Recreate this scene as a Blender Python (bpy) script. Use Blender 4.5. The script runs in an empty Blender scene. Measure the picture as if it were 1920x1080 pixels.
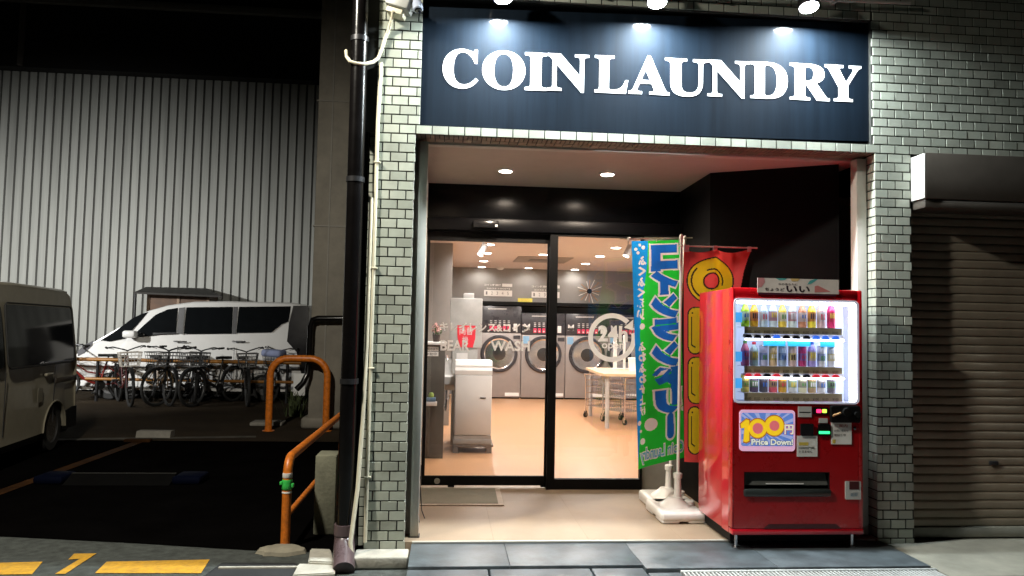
import bpy, bmesh, math, random
from mathutils import Vector, Matrix
random.seed(7)
C = bpy.context.scene
COL = C.collection
PI = math.pi
def R(d): return math.radians(d)

# ------------------------------------------------------------------ camera
F_PX, YAW, PITCH, ROLL = 1400.0, .0869, .0547, .0195
CP = Vector((.2491, -5.3093, 1.5485))
_fw = Vector((math.sin(YAW)*math.cos(PITCH), math.cos(YAW)*math.cos(PITCH), math.sin(PITCH)))
_r0 = Vector((math.cos(YAW), -math.sin(YAW), 0)); _u0 = _r0.cross(_fw)
RT = math.cos(ROLL)*_r0 + math.sin(ROLL)*_u0
UP = -math.sin(ROLL)*_r0 + math.cos(ROLL)*_u0
cd = bpy.data.cameras.new('camera'); cam = bpy.data.objects.new('camera', cd); COL.objects.link(cam)
cd.sensor_width = 36; cd.lens = 36*F_PX/1920; cd.clip_start = .05; cd.clip_end = 500
cam.matrix_world = Matrix(((RT.x, UP.x, -_fw.x, CP.x), (RT.y, UP.y, -_fw.y, CP.y), (RT.z, UP.z, -_fw.z, CP.z), (0, 0, 0, 1)))
C.camera = cam
def at(u, v, ax, val):
    """the point of the plane (x, y or z = val) that the photograph shows at pixel u, v"""
    d = RT*(u-960) - UP*(v-540) + _fw*F_PX
    i = 'xyz'.index(ax)
    return CP + d*((val-CP[i])/d[i])

# ------------------------------------------------------------------ world and exposure
w = bpy.data.worlds.new('World'); C.world = w; w.use_nodes = True
nt = w.node_tree; sky = nt.nodes.new('ShaderNodeTexSky'); sky.sky_type = 'NISHITA'; sky.sun_disc = False
sky.sun_elevation = R(-6); sky.sun_rotation = R(200)
nt.links.new(sky.outputs[0], nt.nodes['Background'].inputs[0]); nt.nodes['Background'].inputs[1].default_value = .02
C.view_settings.view_transform = 'Standard'; C.view_settings.look = 'None'; C.view_settings.exposure = 0; C.view_settings.gamma = 1
C.render.engine = 'CYCLES'; C.cycles.use_denoising = True
C.cycles.max_bounces = 7; C.cycles.diffuse_bounces = 4; C.cycles.glossy_bounces = 4; C.cycles.transparent_max_bounces = 12
C.cycles.sample_clamp_indirect = 6; C.cycles.caustics_reflective = False; C.cycles.caustics_refractive = False
C.cycles.use_light_tree = True

# ------------------------------------------------------------------ lights
def spot(loc, target, watts, ang, blend, col, rad=.04):
    l = bpy.data.lights.new('lamp_light', 'SPOT'); l.energy = watts; l.spot_size = R(ang); l.spot_blend = blend
    l.color = col; l.shadow_soft_size = rad
    o = bpy.data.objects.new('lamp_light', l); COL.objects.link(o); o.location = loc
    o.rotation_euler = (Vector(target)-Vector(loc)).to_track_quat('-Z', 'Y').to_euler()
    o['kind'] = 'helper'
    return o
COOL = (.86, .97, 1.0); WARM = (1.0, .83, .66); NEUT = (1.0, .93, .82)
SIGN_LAMPS = [at(943, -4, 'y', -.18), at(1232, 5, 'y', -.18), at(1517, 14, 'y', -.18)]
spot((-2.5, -1.9, 5.2), (-2.0, .6, 0), 1500, 150, .6, (1, .93, .80), .12)          # street lamp over the pavement
spot((-10.0, 5.2, 3.3), (-9.0, 14, -.3), 3300, 107, 1.0, (1, .99, .95), .15)     # flood lamp of the car park
DOWN = [at(948, 319, 'z', 2.918), at(1139, 325, 'z', 2.918)]
for p in DOWN:
    spot(p+Vector((0, 0, -.03)), p+Vector((0, 0, -1)), 95, 168, .55, WARM, .05)

# ------------------------------------------------------------------ materials
def mat(name, col, rough=.6, metal=0, var=.12, vscale=6, bump=0, bscale=40, spec=.5, coat=0, emit=None, es=0, col2=None, island=0, coat_r=.05):
    m = bpy.data.materials.new(name); m.use_nodes = True
    n = m.node_tree.nodes; L = m.node_tree.links; b = n['Principled BSDF']
    b.inputs['Roughness'].default_value = rough; b.inputs['Metallic'].default_value = metal
    b.inputs['Specular IOR Level'].default_value = spec
    b.inputs['Coat Weight'].default_value = coat; b.inputs['Coat Roughness'].default_value = coat_r
    tc = n.new('ShaderNodeTexCoord')
    nz = n.new('ShaderNodeTexNoise'); nz.inputs['Scale'].default_value = vscale; nz.inputs['Detail'].default_value = 6
    nz.inputs['Roughness'].default_value = .65
    L.new(tc.outputs['Object'], nz.inputs['Vector'])
    mx = n.new('ShaderNodeMix'); mx.data_type = 'RGBA'
    c1 = [c*(1-var) for c in col]; c2 = list(col2) if col2 else [min(1, c*(1+var)) for c in col]
    mx.inputs['A'].default_value = (*c1, 1); mx.inputs['B'].default_value = (*c2, 1)
    rp = n.new('ShaderNodeMapRange'); rp.inputs['From Min'].default_value = .3; rp.inputs['From Max'].default_value = .7
    L.new(nz.outputs['Fac'], rp.inputs['Value']); L.new(rp.outputs['Result'], mx.inputs['Factor'])
    out = mx.outputs['Result']
    if island:
        g = n.new('ShaderNodeNewGeometry'); hs = n.new('ShaderNodeHueSaturation')
        mr = n.new('ShaderNodeMapRange'); mr.inputs['To Min'].default_value = 1-island; mr.inputs['To Max'].default_value = 1+island*.7
        L.new(g.outputs['Random Per Island'], mr.inputs['Value']); L.new(mr.outputs['Result'], hs.inputs['Value'])
        m2 = n.new('ShaderNodeMapRange'); m2.inputs['To Min'].default_value = .485; m2.inputs['To Max'].default_value = .515
        ml = n.new('ShaderNodeMath'); ml.operation = 'MULTIPLY'; ml.inputs[1].default_value = 7.31
        fr = n.new('ShaderNodeMath'); fr.operation = 'FRACT'
        L.new(g.outputs['Random Per Island'], ml.inputs[0]); L.new(ml.outputs[0], fr.inputs[0]); L.new(fr.outputs[0], m2.inputs['Value'])
        L.new(m2.outputs['Result'], hs.inputs['Hue']); L.new(out, hs.inputs['Color']); out = hs.outputs['Color']
    L.new(out, b.inputs['Base Color'])
    rr = n.new('ShaderNodeMapRange'); rr.inputs['To Min'].default_value = max(0, rough*.85); rr.inputs['To Max'].default_value = min(1, rough*1.15)
    L.new(nz.outputs['Fac'], rr.inputs['Value']); L.new(rr.outputs['Result'], b.inputs['Roughness'])
    if bump:
        nb = n.new('ShaderNodeTexNoise'); nb.inputs['Scale'].default_value = bscale; nb.inputs['Detail'].default_value = 5
        L.new(tc.outputs['Object'], nb.inputs['Vector'])
        bp = n.new('ShaderNodeBump'); bp.inputs['Strength'].default_value = bump; bp.inputs['Distance'].default_value = .01
        L.new(nb.outputs['Fac'], bp.inputs['Height']); L.new(bp.outputs['Normal'], b.inputs['Normal'])
    if emit:
        b.inputs['Emission Color'].default_value = (*emit, 1); b.inputs['Emission Strength'].default_value = es
    return m
def glass(name, tint=(1, 1, 1), rough=0.0, refl=1.0):
    m = bpy.data.materials.new(name); m.use_nodes = True; n = m.node_tree.nodes; L = m.node_tree.links; n.clear()
    o = n.new('ShaderNodeOutputMaterial'); mx = n.new('ShaderNodeMixShader'); f = n.new('ShaderNodeFresnel'); f.inputs['IOR'].default_value = 1.5
    t = n.new('ShaderNodeBsdfTransparent'); t.inputs[0].default_value = (*tint, 1)
    g = n.new('ShaderNodeBsdfGlossy'); g.inputs['Roughness'].default_value = rough
    k = n.new('ShaderNodeMath'); k.operation = 'MULTIPLY'; k.inputs[1].default_value = refl
    L.new(f.outputs[0], k.inputs[0]); L.new(k.outputs[0], mx.inputs[0]); L.new(t.outputs[0], mx.inputs[1]); L.new(g.outputs[0], mx.inputs[2]); L.new(mx.outputs[0], o.inputs[0])
    return m

# ------------------------------------------------------------------ mesh building
class G:
    def __init__(s): s.v = []; s.f = []; s.mi = []; s.k = 0
    def add(s, vs, fs, k=None):
        o = len(s.v); s.v += [tuple(p) for p in vs]
        for f in fs: s.f.append([i+o for i in f]); s.mi.append(s.k if k is None else k)
        return s
    def frombm(s, bm):
        bm.verts.index_update(); vs = [v.co.copy() for v in bm.verts]; fs = [[v.index for v in f.verts] for f in bm.faces]; bm.free()
        return s.add(vs, fs)
    def box(s, x0, x1, y0, y1, z0, z1, bev=0, M=None, seg=2):
        if x1 < x0: x0, x1 = x1, x0
        if y1 < y0: y0, y1 = y1, y0
        if z1 < z0: z0, z1 = z1, z0
        vs = [Vector((x, y, z)) for z in (z0, z1) for x, y in ((x0, y0), (x1, y0), (x1, y1), (x0, y1))]
        fs = [(3, 2, 1, 0), (4, 5, 6, 7), (0, 1, 5, 4), (1, 2, 6, 5), (2, 3, 7, 6), (3, 0, 4, 7)]
        if bev:
            bm = bmesh.new(); bv = [bm.verts.new(p) for p in vs]
            for f in fs: bm.faces.new([bv[i] for i in f])
            bmesh.ops.bevel(bm, geom=list(bm.edges), offset=min(bev, .45*min(x1-x0, y1-y0, z1-z0)), segments=seg, affect='EDGES', profile=.5)
            if M: bm.transform(M)
            return s.frombm(bm)
        if M: vs = [M @ p for p in vs]
        return s.add(vs, fs)
    def ring(s, c, a, b, r, n): return [c + a*(r*math.cos(2*PI*i/n)) + b*(r*math.sin(2*PI*i/n)) for i in range(n)]
    def rings(s, rs, cap=(True, True), closed=True):
        n = len(rs[0]); vs = [p for r in rs for p in r]; fs = []
        for j in range(len(rs)-1):
            for i in range(n if closed else n-1):
                a, b = j*n+i, j*n+(i+1) % n
                fs.append((a, b, b+n, a+n))
        if cap[0]: fs.append(tuple(range(n-1, -1, -1)))
        if cap[1]: fs.append(tuple(range((len(rs)-1)*n, len(rs)*n)))
        return s.add(vs, fs)
    def cyl(s, p0, p1, r0, r1=None, n=14, cap=(True, True)):
        p0, p1 = Vector(p0), Vector(p1); r1 = r0 if r1 is None else r1
        d = (p1-p0).normalized(); a = d.orthogonal().normalized(); b = d.cross(a)
        return s.rings([s.ring(p0, a, b, r0, n), s.ring(p1, a, b, r1, n)], cap)
    def tube(s, pts, r, n=10, closed=False):
        pts = [Vector(p) for p in pts]; m = len(pts); rs = []; a = None
        for i, p in enumerate(pts):
            if closed: d = pts[(i+1) % m]-pts[i-1]
            else: d = pts[min(i+1, m-1)]-pts[max(i-1, 0)]
            d.normalize()
            a = d.orthogonal().normalized() if a is None else (a-d*a.dot(d)).normalized()
            rr = r[i] if isinstance(r, (list, tuple)) else r
            rs.append(s.ring(p, a, d.cross(a), rr, n))
        if closed: rs.append(rs[0])
        return s.rings(rs, (not closed, not closed))
    def lathe(s, prof, c=(0, 0, 0), ax=(0, 0, 1), n=20):
        c = Vector(c); d = Vector(ax).normalized(); a = d.orthogonal().normalized(); b = d.cross(a)
        return s.rings([s.ring(c+d*h, a, b, max(r, 1e-4), n) for r, h in prof])
    def prism(s, poly, f, d0, d1):
        """polygon (a, b) swept from depth d0 to d1 by f(a, b, d)"""
        n = len(poly); vs = [f(a, b, d0) for a, b in poly]+[f(a, b, d1) for a, b in poly]
        fs = [tuple(range(n-1, -1, -1)), tuple(range(n, 2*n))]+[(i, (i+1) % n, (i+1) % n+n, i+n) for i in range(n)]
        return s.add(vs, fs)
    def poly(s, pts): return s.add(pts, [tuple(range(len(pts)))])
    def frame(s, u0, u1, v0, v1, wl, wr, wb, wt, f, d0, d1):
        """a rectangular frame in the (a, b) plane as four butted bars"""
        for a0, a1, b0, b1 in ((u0, u0+wl, v0, v1), (u1-wr, u1, v0, v1), (u0+wl, u1-wr, v0, v0+wb), (u0+wl, u1-wr, v1-wt, v1)):
            if a1-a0 > 1e-4 and b1-b0 > 1e-4: s.prism([(a0, b0), (a1, b0), (a1, b1), (a0, b1)], f, d0, d1)
        return s

def wm(o):
    b = Matrix.LocRotScale(o.location, o.rotation_euler, o.scale)
    return (wm(o.parent) @ o.matrix_parent_inverse @ b) if o.parent else b
def tag(o, label=None, cat=None, group=None, kind=None):
    if label: o['label'] = label
    if cat: o['category'] = cat
    if group: o['group'] = group
    if kind: o['kind'] = kind
    return o
def ob(name, g, m, parent=None, smooth=35, label=None, **kw):
    me = bpy.data.meshes.new(name); me.from_pydata(g.v, [], g.f)
    for x in (m if isinstance(m, (list, tuple)) else [m]): me.materials.append(x)
    if isinstance(m, (list, tuple)): me.polygons.foreach_set('material_index', g.mi)
    if smooth:
        me.polygons.foreach_set('use_smooth', [True]*len(me.polygons)); me.set_sharp_from_angle(angle=R(smooth))
    bm = bmesh.new(); bm.from_mesh(me); bmesh.ops.recalc_face_normals(bm, faces=bm.faces); bm.to_mesh(me); bm.free()
    me.update()
    o = bpy.data.objects.new(name, me); COL.objects.link(o)
    if parent: o.parent = parent; o.matrix_parent_inverse = wm(parent).inverted()
    if label: o['label'] = label
    return tag(o, None, **kw) if kw else o
def thing(name, label, cat, loc=(0, 0, 0), group=None):
    o = bpy.data.objects.new(name, None); COL.objects.link(o); o.location = loc; o.empty_display_size = .1
    return tag(o, label, cat, group)
def kids(o): return [c for c in COL.objects if c.parent == o]
def copy_tree(o, parent=None):
    c = o.copy(); COL.objects.link(c)
    if parent: c.parent = parent
    for ch in kids(o): copy_tree(ch, c)
    return c

_tc = {}
def glyphs(body, bold=0, ext=0, res=4):
    """outlines of a piece of writing as a mesh, scaled so its own box is 1 x 1"""
    k = (body, bold, ext, res)
    if k not in _tc:
        c = bpy.data.curves.new('writing', 'FONT'); c.body = body; c.size = 1; c.offset = bold; c.resolution_u = res; c.extrude = ext
        o = bpy.data.objects.new('writing', c); COL.objects.link(o)
        e = o.evaluated_get(bpy.context.evaluated_depsgraph_get()); m = e.to_mesh()
        vs = [v.co.copy() for v in m.vertices]; fs = [list(p.vertices) for p in m.polygons]; e.to_mesh_clear()
        bpy.data.objects.remove(o); bpy.data.curves.remove(c)
        x0, x1 = min(v.x for v in vs), max(v.x for v in vs); y0, y1 = min(v.y for v in vs), max(v.y for v in vs)
        _tc[k] = ([Vector(((v.x-x0)/(x1-x0), (v.y-y0)/(y1-y0), v.z)) for v in vs], fs, (x1-x0)/(y1-y0))
    return _tc[k]
def write(g, body, f, a0, a1, b0, b1, bold=0, res=3, d=0, pad=0, ext=0, depth=1, keep=False):
    """writes body into the box a0..a1 x b0..b1 of the surface f(a, b, d)"""
    vs, fs, asp = glyphs(body, bold, ext, res)
    if keep:
        hh = (a1-a0)/asp; mid = (b0+b1)/2; b0, b1 = mid-hh/2, mid+hh/2
    a0, a1, b0, b1 = a0-pad, a1+pad, b0-pad, b1+pad
    g.add([f(a0+(a1-a0)*v.x, b0+(b1-b0)*v.y, d+v.z*depth) for v in vs], fs)
    return g
def cutmap(g, vs2, fs, f, d, step=.04, k=None):
    """lays flat 2-D faces onto a curved surface, cut on a grid so they follow it"""
    bm = bmesh.new(); bv = [bm.verts.new((p[0], p[1], 0)) for p in vs2]
    for x in fs:
        try: bm.faces.new([bv[i] for i in x])
        except ValueError: pass
    bmesh.ops.triangulate(bm, faces=bm.faces[:])
    for ax, n in ((0, Vector((1, 0, 0))), (1, Vector((0, 1, 0)))):
        lo = min(p[ax] for p in vs2); hi = max(p[ax] for p in vs2); t = math.ceil(lo/step)*step
        while t < hi:
            bmesh.ops.bisect_plane(bm, geom=bm.verts[:]+bm.edges[:]+bm.faces[:], plane_co=n*t, plane_no=n); t += step
    bm.verts.index_update()
    g.add([f(v.co.x, v.co.y, d) for v in bm.verts], [[v.index for v in x.verts] for x in bm.faces], k); bm.free()
    return g
def disc2(cx, cy, r, n=24, ry=None): return [(cx+r*math.cos(2*PI*i/n), cy+(ry or r)*math.sin(2*PI*i/n)) for i in range(n)]
def capsule(p, q, r, n=8):
    p, q = Vector(p), Vector(q); d = (q-p).normalized(); a = math.atan2(d.y, d.x); o = []
    for c, s in ((q, -PI/2), (p, PI/2)):
        o += [(c.x+r*math.cos(a+s+PI*i/n), c.y+r*math.sin(a+s+PI*i/n)) for i in range(n+1)]
    return o
def rrect(x0, x1, y0, y1, r, n=5):
    o = []
    for cx, cy, s in ((x1-r, y0+r, -90), (x1-r, y1-r, 0), (x0+r, y1-r, 90), (x0+r, y0+r, 180)):
        o += [(cx+r*math.cos(R(s+90*i/n)), cy+r*math.sin(R(s+90*i/n))) for i in range(n+1)]
    return o
def arc(c, r, a0, a1, n, ex, ey):
    c, ex, ey = Vector(c), Vector(ex), Vector(ey)
    return [c+ex*(r*math.cos(R(a0+(a1-a0)*i/n)))+ey*(r*math.sin(R(a0+(a1-a0)*i/n))) for i in range(n+1)]
def FY(y0):  # plane facing the street at depth y0: d is the distance in front of it
    return lambda a, b, d: Vector((a, y0-d, b))
A_, B_ = .116, .068
def tiles(g, f, a0, a1, b0, b1, w=A_, h=B_, off=0.0, row0=0, jo=.0036, th=.006, ins=.002):
    """glazed tiles in running bond, rows counted from b = 0"""
    r = int(math.floor(b0/h+1e-6))
    while r*h < b1-1e-6:
        sh = off+(.5*w if r % 2 == 0 else 0); c = int(math.floor((a0-sh)/w))-1
        while c*w+sh < a1:
            x0, x1 = max(a0, c*w+sh)+jo, min(a1, c*w+sh+w)-jo; y0, y1 = max(b0, r*h)+jo, min(b1, r*h+h)-jo
            if x1-x0 > .008 and y1-y0 > .008:
                t = th+random.uniform(-.0008, .0008); sk = random.uniform(-.0006, .0006)
                vs = [f(x0, y0, 0), f(x1, y0, 0), f(x1, y1, 0), f(x0, y1, 0),
                      f(x0+ins, y0+ins, t+sk), f(x1-ins, y0+ins, t-sk), f(x1-ins, y1-ins, t-sk), f(x0+ins, y1-ins, t+sk)]
                g.add(vs, [(4, 5, 6, 7), (0, 1, 5, 4), (1, 2, 6, 5), (2, 3, 7, 6), (3, 0, 4, 7)])
            c += 1
        r += 1
    return g

# ------------------------------------------------------------------ common materials
TILE = mat('glazed_tile', (.355, .38, .32), .3, var=.22, vscale=2.4, island=.20, bump=.05, bscale=30)
GROUT = mat('grout', (.018, .019, .016), .9)
BLACK = mat('black_panel', (.004, .004, .005), .25, var=.2, spec=.25)
BLACKM = mat('black_matt', (.003, .003, .0035), .6, spec=.2)
ALU = mat('painted_alu', (.54, .53, .48), .5, var=.06, bump=.02)
WHITE = mat('white_paint', (.78, .78, .76), .4, var=.04)
WPLASTIC = mat('white_plastic', (.72, .70, .66), .35, var=.07)
STEEL = mat('steel', (.55, .55, .56), .25, 1)
CHROME = mat('chrome', (.75, .75, .77), .12, 1)
DARKM = mat('dark_metal', (.03, .03, .032), .4, .6)
LETTER = mat('letter_white', (.86, .87, .88), .4, var=.02)
DECAL = mat('decal_white', (.80, .80, .78), .5, var=.03)
INK = mat('ink_black', (.012, .012, .014), .5)
RUBBER = mat('rubber', (.012, .012, .012), .75)
ORANGE = mat('orange_paint', (.56, .15, .012), .4, var=.38, vscale=20, bump=.05, bscale=60)
CREAM = mat('cream_pvc', (.62, .58, .44), .4, var=.12, vscale=5)
CLEAR = glass('clear_glass')
DGLASS = mat('dark_glass', (.006, .007, .008), .06, spec=.6)
CONC = mat('concrete', (.20, .19, .165), .85, var=.28, vscale=5, bump=.3, bscale=60)
CONCW = mat('pale_concrete', (.40, .385, .33), .85, var=.25, vscale=7, bump=.3, bscale=50)
RED = mat('red_enamel', (.50, .005, .016), .3, var=.05, coat=1, coat_r=.04)
WOODT = mat('light_wood', (.66, .50, .31), .4, var=.1)
EMW = mat('lamp_face', (.9, .9, .9), .5, emit=(.88, .97, 1), es=3300)
EMD = mat('downlight_face', (.9, .9, .9), .5, emit=(1, .88, .74), es=14)

def fabric(name, col, mixf=.45):
    m = mat(name, col, .7, var=.05, vscale=10); n = m.node_tree.nodes; L = m.node_tree.links; b = n['Principled BSDF']
    tr = n.new('ShaderNodeBsdfTranslucent'); mx = n.new('ShaderNodeMixShader'); mx.inputs[0].default_value = mixf
    src = b.inputs['Base Color'].links[0].from_socket; L.new(src, tr.inputs[0]); L.new(b.outputs[0], mx.inputs[1]); L.new(tr.outputs[0], mx.inputs[2])
    L.new(mx.outputs[0], n['Material Output'].inputs[0]); return m
VINYL = fabric('window_vinyl', (.95, .95, .93), .6)
# ================================================================== THE SETTING
ASPH = mat('street_asphalt', (.052, .060, .055), .85, var=.5, vscale=14, bump=.6, bscale=220)
ASPHB = mat('black_asphalt', (.0022, .002, .002), .95, var=.3, vscale=2, bump=.6, bscale=200, spec=0)  # near-black ground colour without specular
ASPHO = mat('old_asphalt', (.032, .024, .016), .9, var=.4, vscale=.9, bump=.6, bscale=160, spec=.05)
SLATE = mat('step_stone', (.070, .085, .094), .4, var=.45, vscale=7, bump=.1, bscale=70)
YELLOW = mat('yellow_marking', (.70, .37, .022), .7, col2=(.42, .24, .035), var=.05, vscale=22, bump=.3, bscale=150)
FLOORT = mat('entry_tile', (.275, .205, .138), .55, var=.14, vscale=2.6, bump=.05)
FLOORI = mat('orange_floor', (.50, .27, .135), .32, var=.08, vscale=2.2)
LINEP = mat('worn_line', (.075, .07, .06), .85, var=.5, vscale=8, spec=.1)
def sheet(name, pts, z, m):
    g = G(); g.poly([(x, y, z) for x, y in pts]); return ob(name, g, m, kind='structure', smooth=0)
sheet('ground', [(-150, -150), (150, -150), (150, 150), (-150, 150)], -.066, ASPH)
def gp(u, v, z): p = at(u, v, 'z', z); return (p.x, p.y)
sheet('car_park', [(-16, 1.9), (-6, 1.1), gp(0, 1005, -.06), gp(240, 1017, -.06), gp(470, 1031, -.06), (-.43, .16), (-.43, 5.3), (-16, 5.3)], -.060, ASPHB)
sheet('car_park_rear', [(-16, 5.305), (-.43, 5.305), (-.43, 14.3), (-16, 14.3)], -.059, ASPHO)
def marking(name, pts, z, m, kind='structure'):
    g = G(); g.poly([(*gp(u, v, z), z) for u, v in pts]); return ob(name, g, m, kind=kind, smooth=0)
marking('road_marking', [(-200, 1060), (-200, 1079), (60, 1076.5), (80, 1053)], -.0615, YELLOW)
marking('road_marking', [(178, 1074.5), (377, 1074.5), (393, 1049), (200, 1053)], -.0615, YELLOW)
marking('road_marking', [(103, 1076), (122, 1076), (181, 1037.5), (139, 1038), (128, 1049), (150, 1047.5)], -.0615, YELLOW)
marking('parking_line', [(-100, 829), (-100, 825), (480, 817), (480, 820)], -.0555, LINEP)
OLINE = mat('orange_line', (.03, .012, .003), .85, var=.7, vscale=6, spec=.1)
marking('parking_line', [(-60, 950), (-90, 950), (262, 824), (282, 824)], -.0555, OLINE)

# step, entry floor, shop floor
g = G(); xs = [.045, .69, 1.55, 2.42, 3.46]
for i in range(4): g.box(xs[i]+.001, xs[i+1]-.001, -.505 if i < 2 else -.575, -.006, -.06, .048, .003)
ob('entrance_step', g, SLATE, kind='structure')
g = G(); xs = [-.1, .62, 1.3, 1.98, 2.66, 3.5]
for i in range(5):
    for y0, y1 in ((0, .62), (.62, 1.24), (1.24, 1.86)): g.box(xs[i]+.0004, xs[i+1]-.0004, y0+.0004, y1-.0004, -.06, .06)
ob('entry_floor', g, FLOORT, kind='structure')
g = G(); g.box(-.6, 5, 1.862, 11.6, -.06, .0605); ob('shop_floor', g, FLOORI, kind='structure', smooth=0)
g = G(); g.box(.05, 3.42, -.004, .012, .048, .0625, .002); ob('entry_edging', g, ALU, kind='structure')
# gutter covers, paving beyond
g = G()
for x0, x1 in ((.04, .55), (.555, 1.2), (1.205, 1.545)): g.box(x0+.003, x1-.003, -1.0, -.525, -.062, .036, .008)
ob('gutter_cover', g, SLATE, kind='structure')
g = G(); g.box(3.49, 9, -.72, .14, -.06, .03, .01); ob('pale_paving', g, mat('pale_paving', (.19, .185, .15), .8, var=.25, vscale=3, bump=.2), kind='structure')
g = G()
for i in range(30):
    for j in range(6): g.box(3.5+i*.21+.003, 3.5+i*.21+.207, -.74-(j+1)*.11+.003, -.74-j*.11-.003, -.06, -.02, .006, seg=1)
ob('red_paving', g, mat('red_paving', (.30, .085, .06), .8, var=.2, island=.2, bump=.2), kind='structure')

t = thing('drain_grate', 'long steel drain grate with slots set in front of the entrance step', 'grate', (2.6, -.7, .0))
g = G(); x = 1.775
GALV = mat('galvanised', (.42, .44, .43), .5, .2)
while x < 3.46: g.box(x, x+.012, -.85, -.625, -.03, .038, .002, seg=1); x += .026
ob('grate_bars', g, GALV, t)
g = G(); g.box(1.765, 3.475, -.622, -.597, -.045, .042, .004); g.box(1.765, 3.475, -.88, -.853, -.045, .042, .004); ob('frame', g, GALV, t)
g = G(); g.box(1.555, 1.762, -1.0, -.60, -.062, .03, .008); ob('end_cover', g, SLATE, t)

# ================================================================== THE LAUNDRY BUILDING
SC = 2.924
bld = thing('laundry_building', 'tiled street building with the lit laundry shop in its recessed ground floor', 'building', (1.7, 0, 0))
def part(n, g, m, p=None, **k): return ob(n, g, m, p or bld, **k)
g = G(); g.box(-.43, .028, .0, .30, SC+.004, 6.0); g.box(3.412, 7, .0, .30, SC+.004, 6.0); g.box(.028, 3.412, .0, .30, SC+.004, 2.99); g.box(.028, 3.412, .08, .30, 2.99, 3.94); g.box(.028, 3.412, 0, .30, 3.94, 6); g.box(-.285, -.012, .0, .10, 0, SC); g.box(3.447, 3.72, .0, .21, 0, SC)
part('wall_core', g, GROUT, smooth=0)
ff = FY(0)
g = G(); tiles(g, ff, -.285, 0.004, 0, SC, off=-.0); part('brick_pillar', g, TILE)
g = G(); tiles(g, ff, 3.431, 3.723, 0, SC); 
fside = lambda a, b, d: Vector((3.447-d, a, b)); tiles(g, fside, -.004, .135, 0, SC, off=-.058)
part('brick_pillar', g, TILE)
g = G(); tiles(g, lambda a, b, d: Vector((-.012+d, a, b)), .0, .098, 0, SC, off=-.058); part('pillar_return', g, TILE)
g = G(); tiles(g, ff, -.285, 7.0, SC, 2.992); tiles(g, ff, -.285, .03, 2.992, 5.4); tiles(g, ff, 3.41, 7.0, 2.992, 5.4); tiles(g, ff, .03, 3.41, 3.94, 5.4)
part('upper_wall', g, TILE)
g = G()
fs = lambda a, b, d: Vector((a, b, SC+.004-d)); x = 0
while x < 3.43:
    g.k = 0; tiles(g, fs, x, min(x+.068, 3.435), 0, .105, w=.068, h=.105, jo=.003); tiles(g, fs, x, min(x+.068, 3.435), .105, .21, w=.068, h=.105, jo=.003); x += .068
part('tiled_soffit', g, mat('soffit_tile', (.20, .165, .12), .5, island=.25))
g = G(); g.box(-.03, 3.45, .213, .29, SC-.016, SC+.03, .004); part('soffit_trim', g, ALU)
g = G(); g.box(-.1, 3.5, .29, 1.9, 2.918, 3.0); part('recess_ceiling', g, mat('ceiling_paint', (.52, .455, .40), .7, var=.05), smooth=0)
g = G(); g.box(-.43, -.287, .12, .3, 0, SC); part('wall_core', g, GROUT, smooth=0)
g = G(); tiles(g, FY(.12), -.43, -.289, 0, 5.4); part('set_back_wall', g, TILE)
for c in DOWN:
    g = G(); g.lathe([(.062, -.012), (.075, -.006), (.078, .002)], c, n=28); f = part('downlight', g, WHITE)
    g = G(); g.lathe([(.055, -.014), (.001, -.014)], c, n=28); part('lamp_face', g, EMD, f)
g = G(); g.box(.028, .088, .105, .185, .064, SC-.02, .004); part('door_post', g, ALU)
g = G(); g.box(3.352, 3.43, .10, .19, .064, SC-.02, .004); part('door_post', g, ALU)
for q_ in ((.02, .097, .10, .19), (3.345, 3.437, .095, .195)): g = G(); g.box(*q_, .048, .066); part('post_foot', g, BLACKM)
g = G(); g.box(-.05, .050, .19, 1.9, .06, 2.918); part('recess_wall', g, mat('beige_wall', (.46, .42, .36), .6, var=.05))
# black panelling round the doors
YD = 1.78
g = G(); g.box(.05, 2.5, YD-.02, YD+.12, 2.585, 2.918, .003); part('header_panel', g, BLACK)
g = G(); g.box(.05, 2.5, YD-.13, YD+.1, 2.462, 2.582, .014); part('door_operator', g, mat('satin_black', (.004, .004, .005), .38, spec=.15))
g = G()
pts = [(2.497, YD+.1), (2.475, .86), (3.352, .36), (3.352, 1.9)]
n = 4; g.prism(pts, lambda a, b, d: Vector((a, b, d)), .0605, 2.917); part('black_side_wall', g, mat('side_black', (.0022, .0022, .0025), .5, spec=.12))
g = G(); g.box(2.125, 2.47, 1.70, 1.76, .0605, 2.46, .004); part('grey_jamb_panel', g, mat('jamb_panel', (.33, .32, .29), .45))
# shop interior shell
GREY = mat('grey_wall', (.26, .26, .255), .6, var=.05); GREY2 = mat('grey_pier', (.25, .24, .225), .6, var=.05)
CEIL = mat('shop_ceiling', (.74, .67, .64), .7, var=.03)
g = G(); g.box(-.6, 5, 1.9, 11.8, 2.85, 2.95); part('shop_ceiling', g, CEIL, smooth=0)
g = G(); g.box(-.25, -.1, 1.9, 11.8, .06, 2.85); part('shop_wall', g, GREY, smooth=0)
g = G(); g.box(4.5, 4.65, 1.9, 11.8, .06, 2.85); part('shop_wall', g, GREY, smooth=0)
g = G(); g.box(-.1, 4.5, 10.72, 10.9, 2.06, 2.85); g.box(-.1, 4.5, 11.6, 11.75, .06, 2.06); part('shop_wall', g, GREY, smooth=0)
g = G(); g.box(-.1, .325, 6.2, 10.72, .06, 2.85, .004); part('shop_pier', g, GREY2)
g = G(); g.box(2.47, 4.5, 1.82, 1.9, .06, 2.85); part('shop_wall', g, GREY, smooth=0)
g = G(); g.box(-.1, 4.5, 10.64, 10.72, 2.06, 2.13); part('bulkhead_trim', g, BLACKM, smooth=0)
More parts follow.
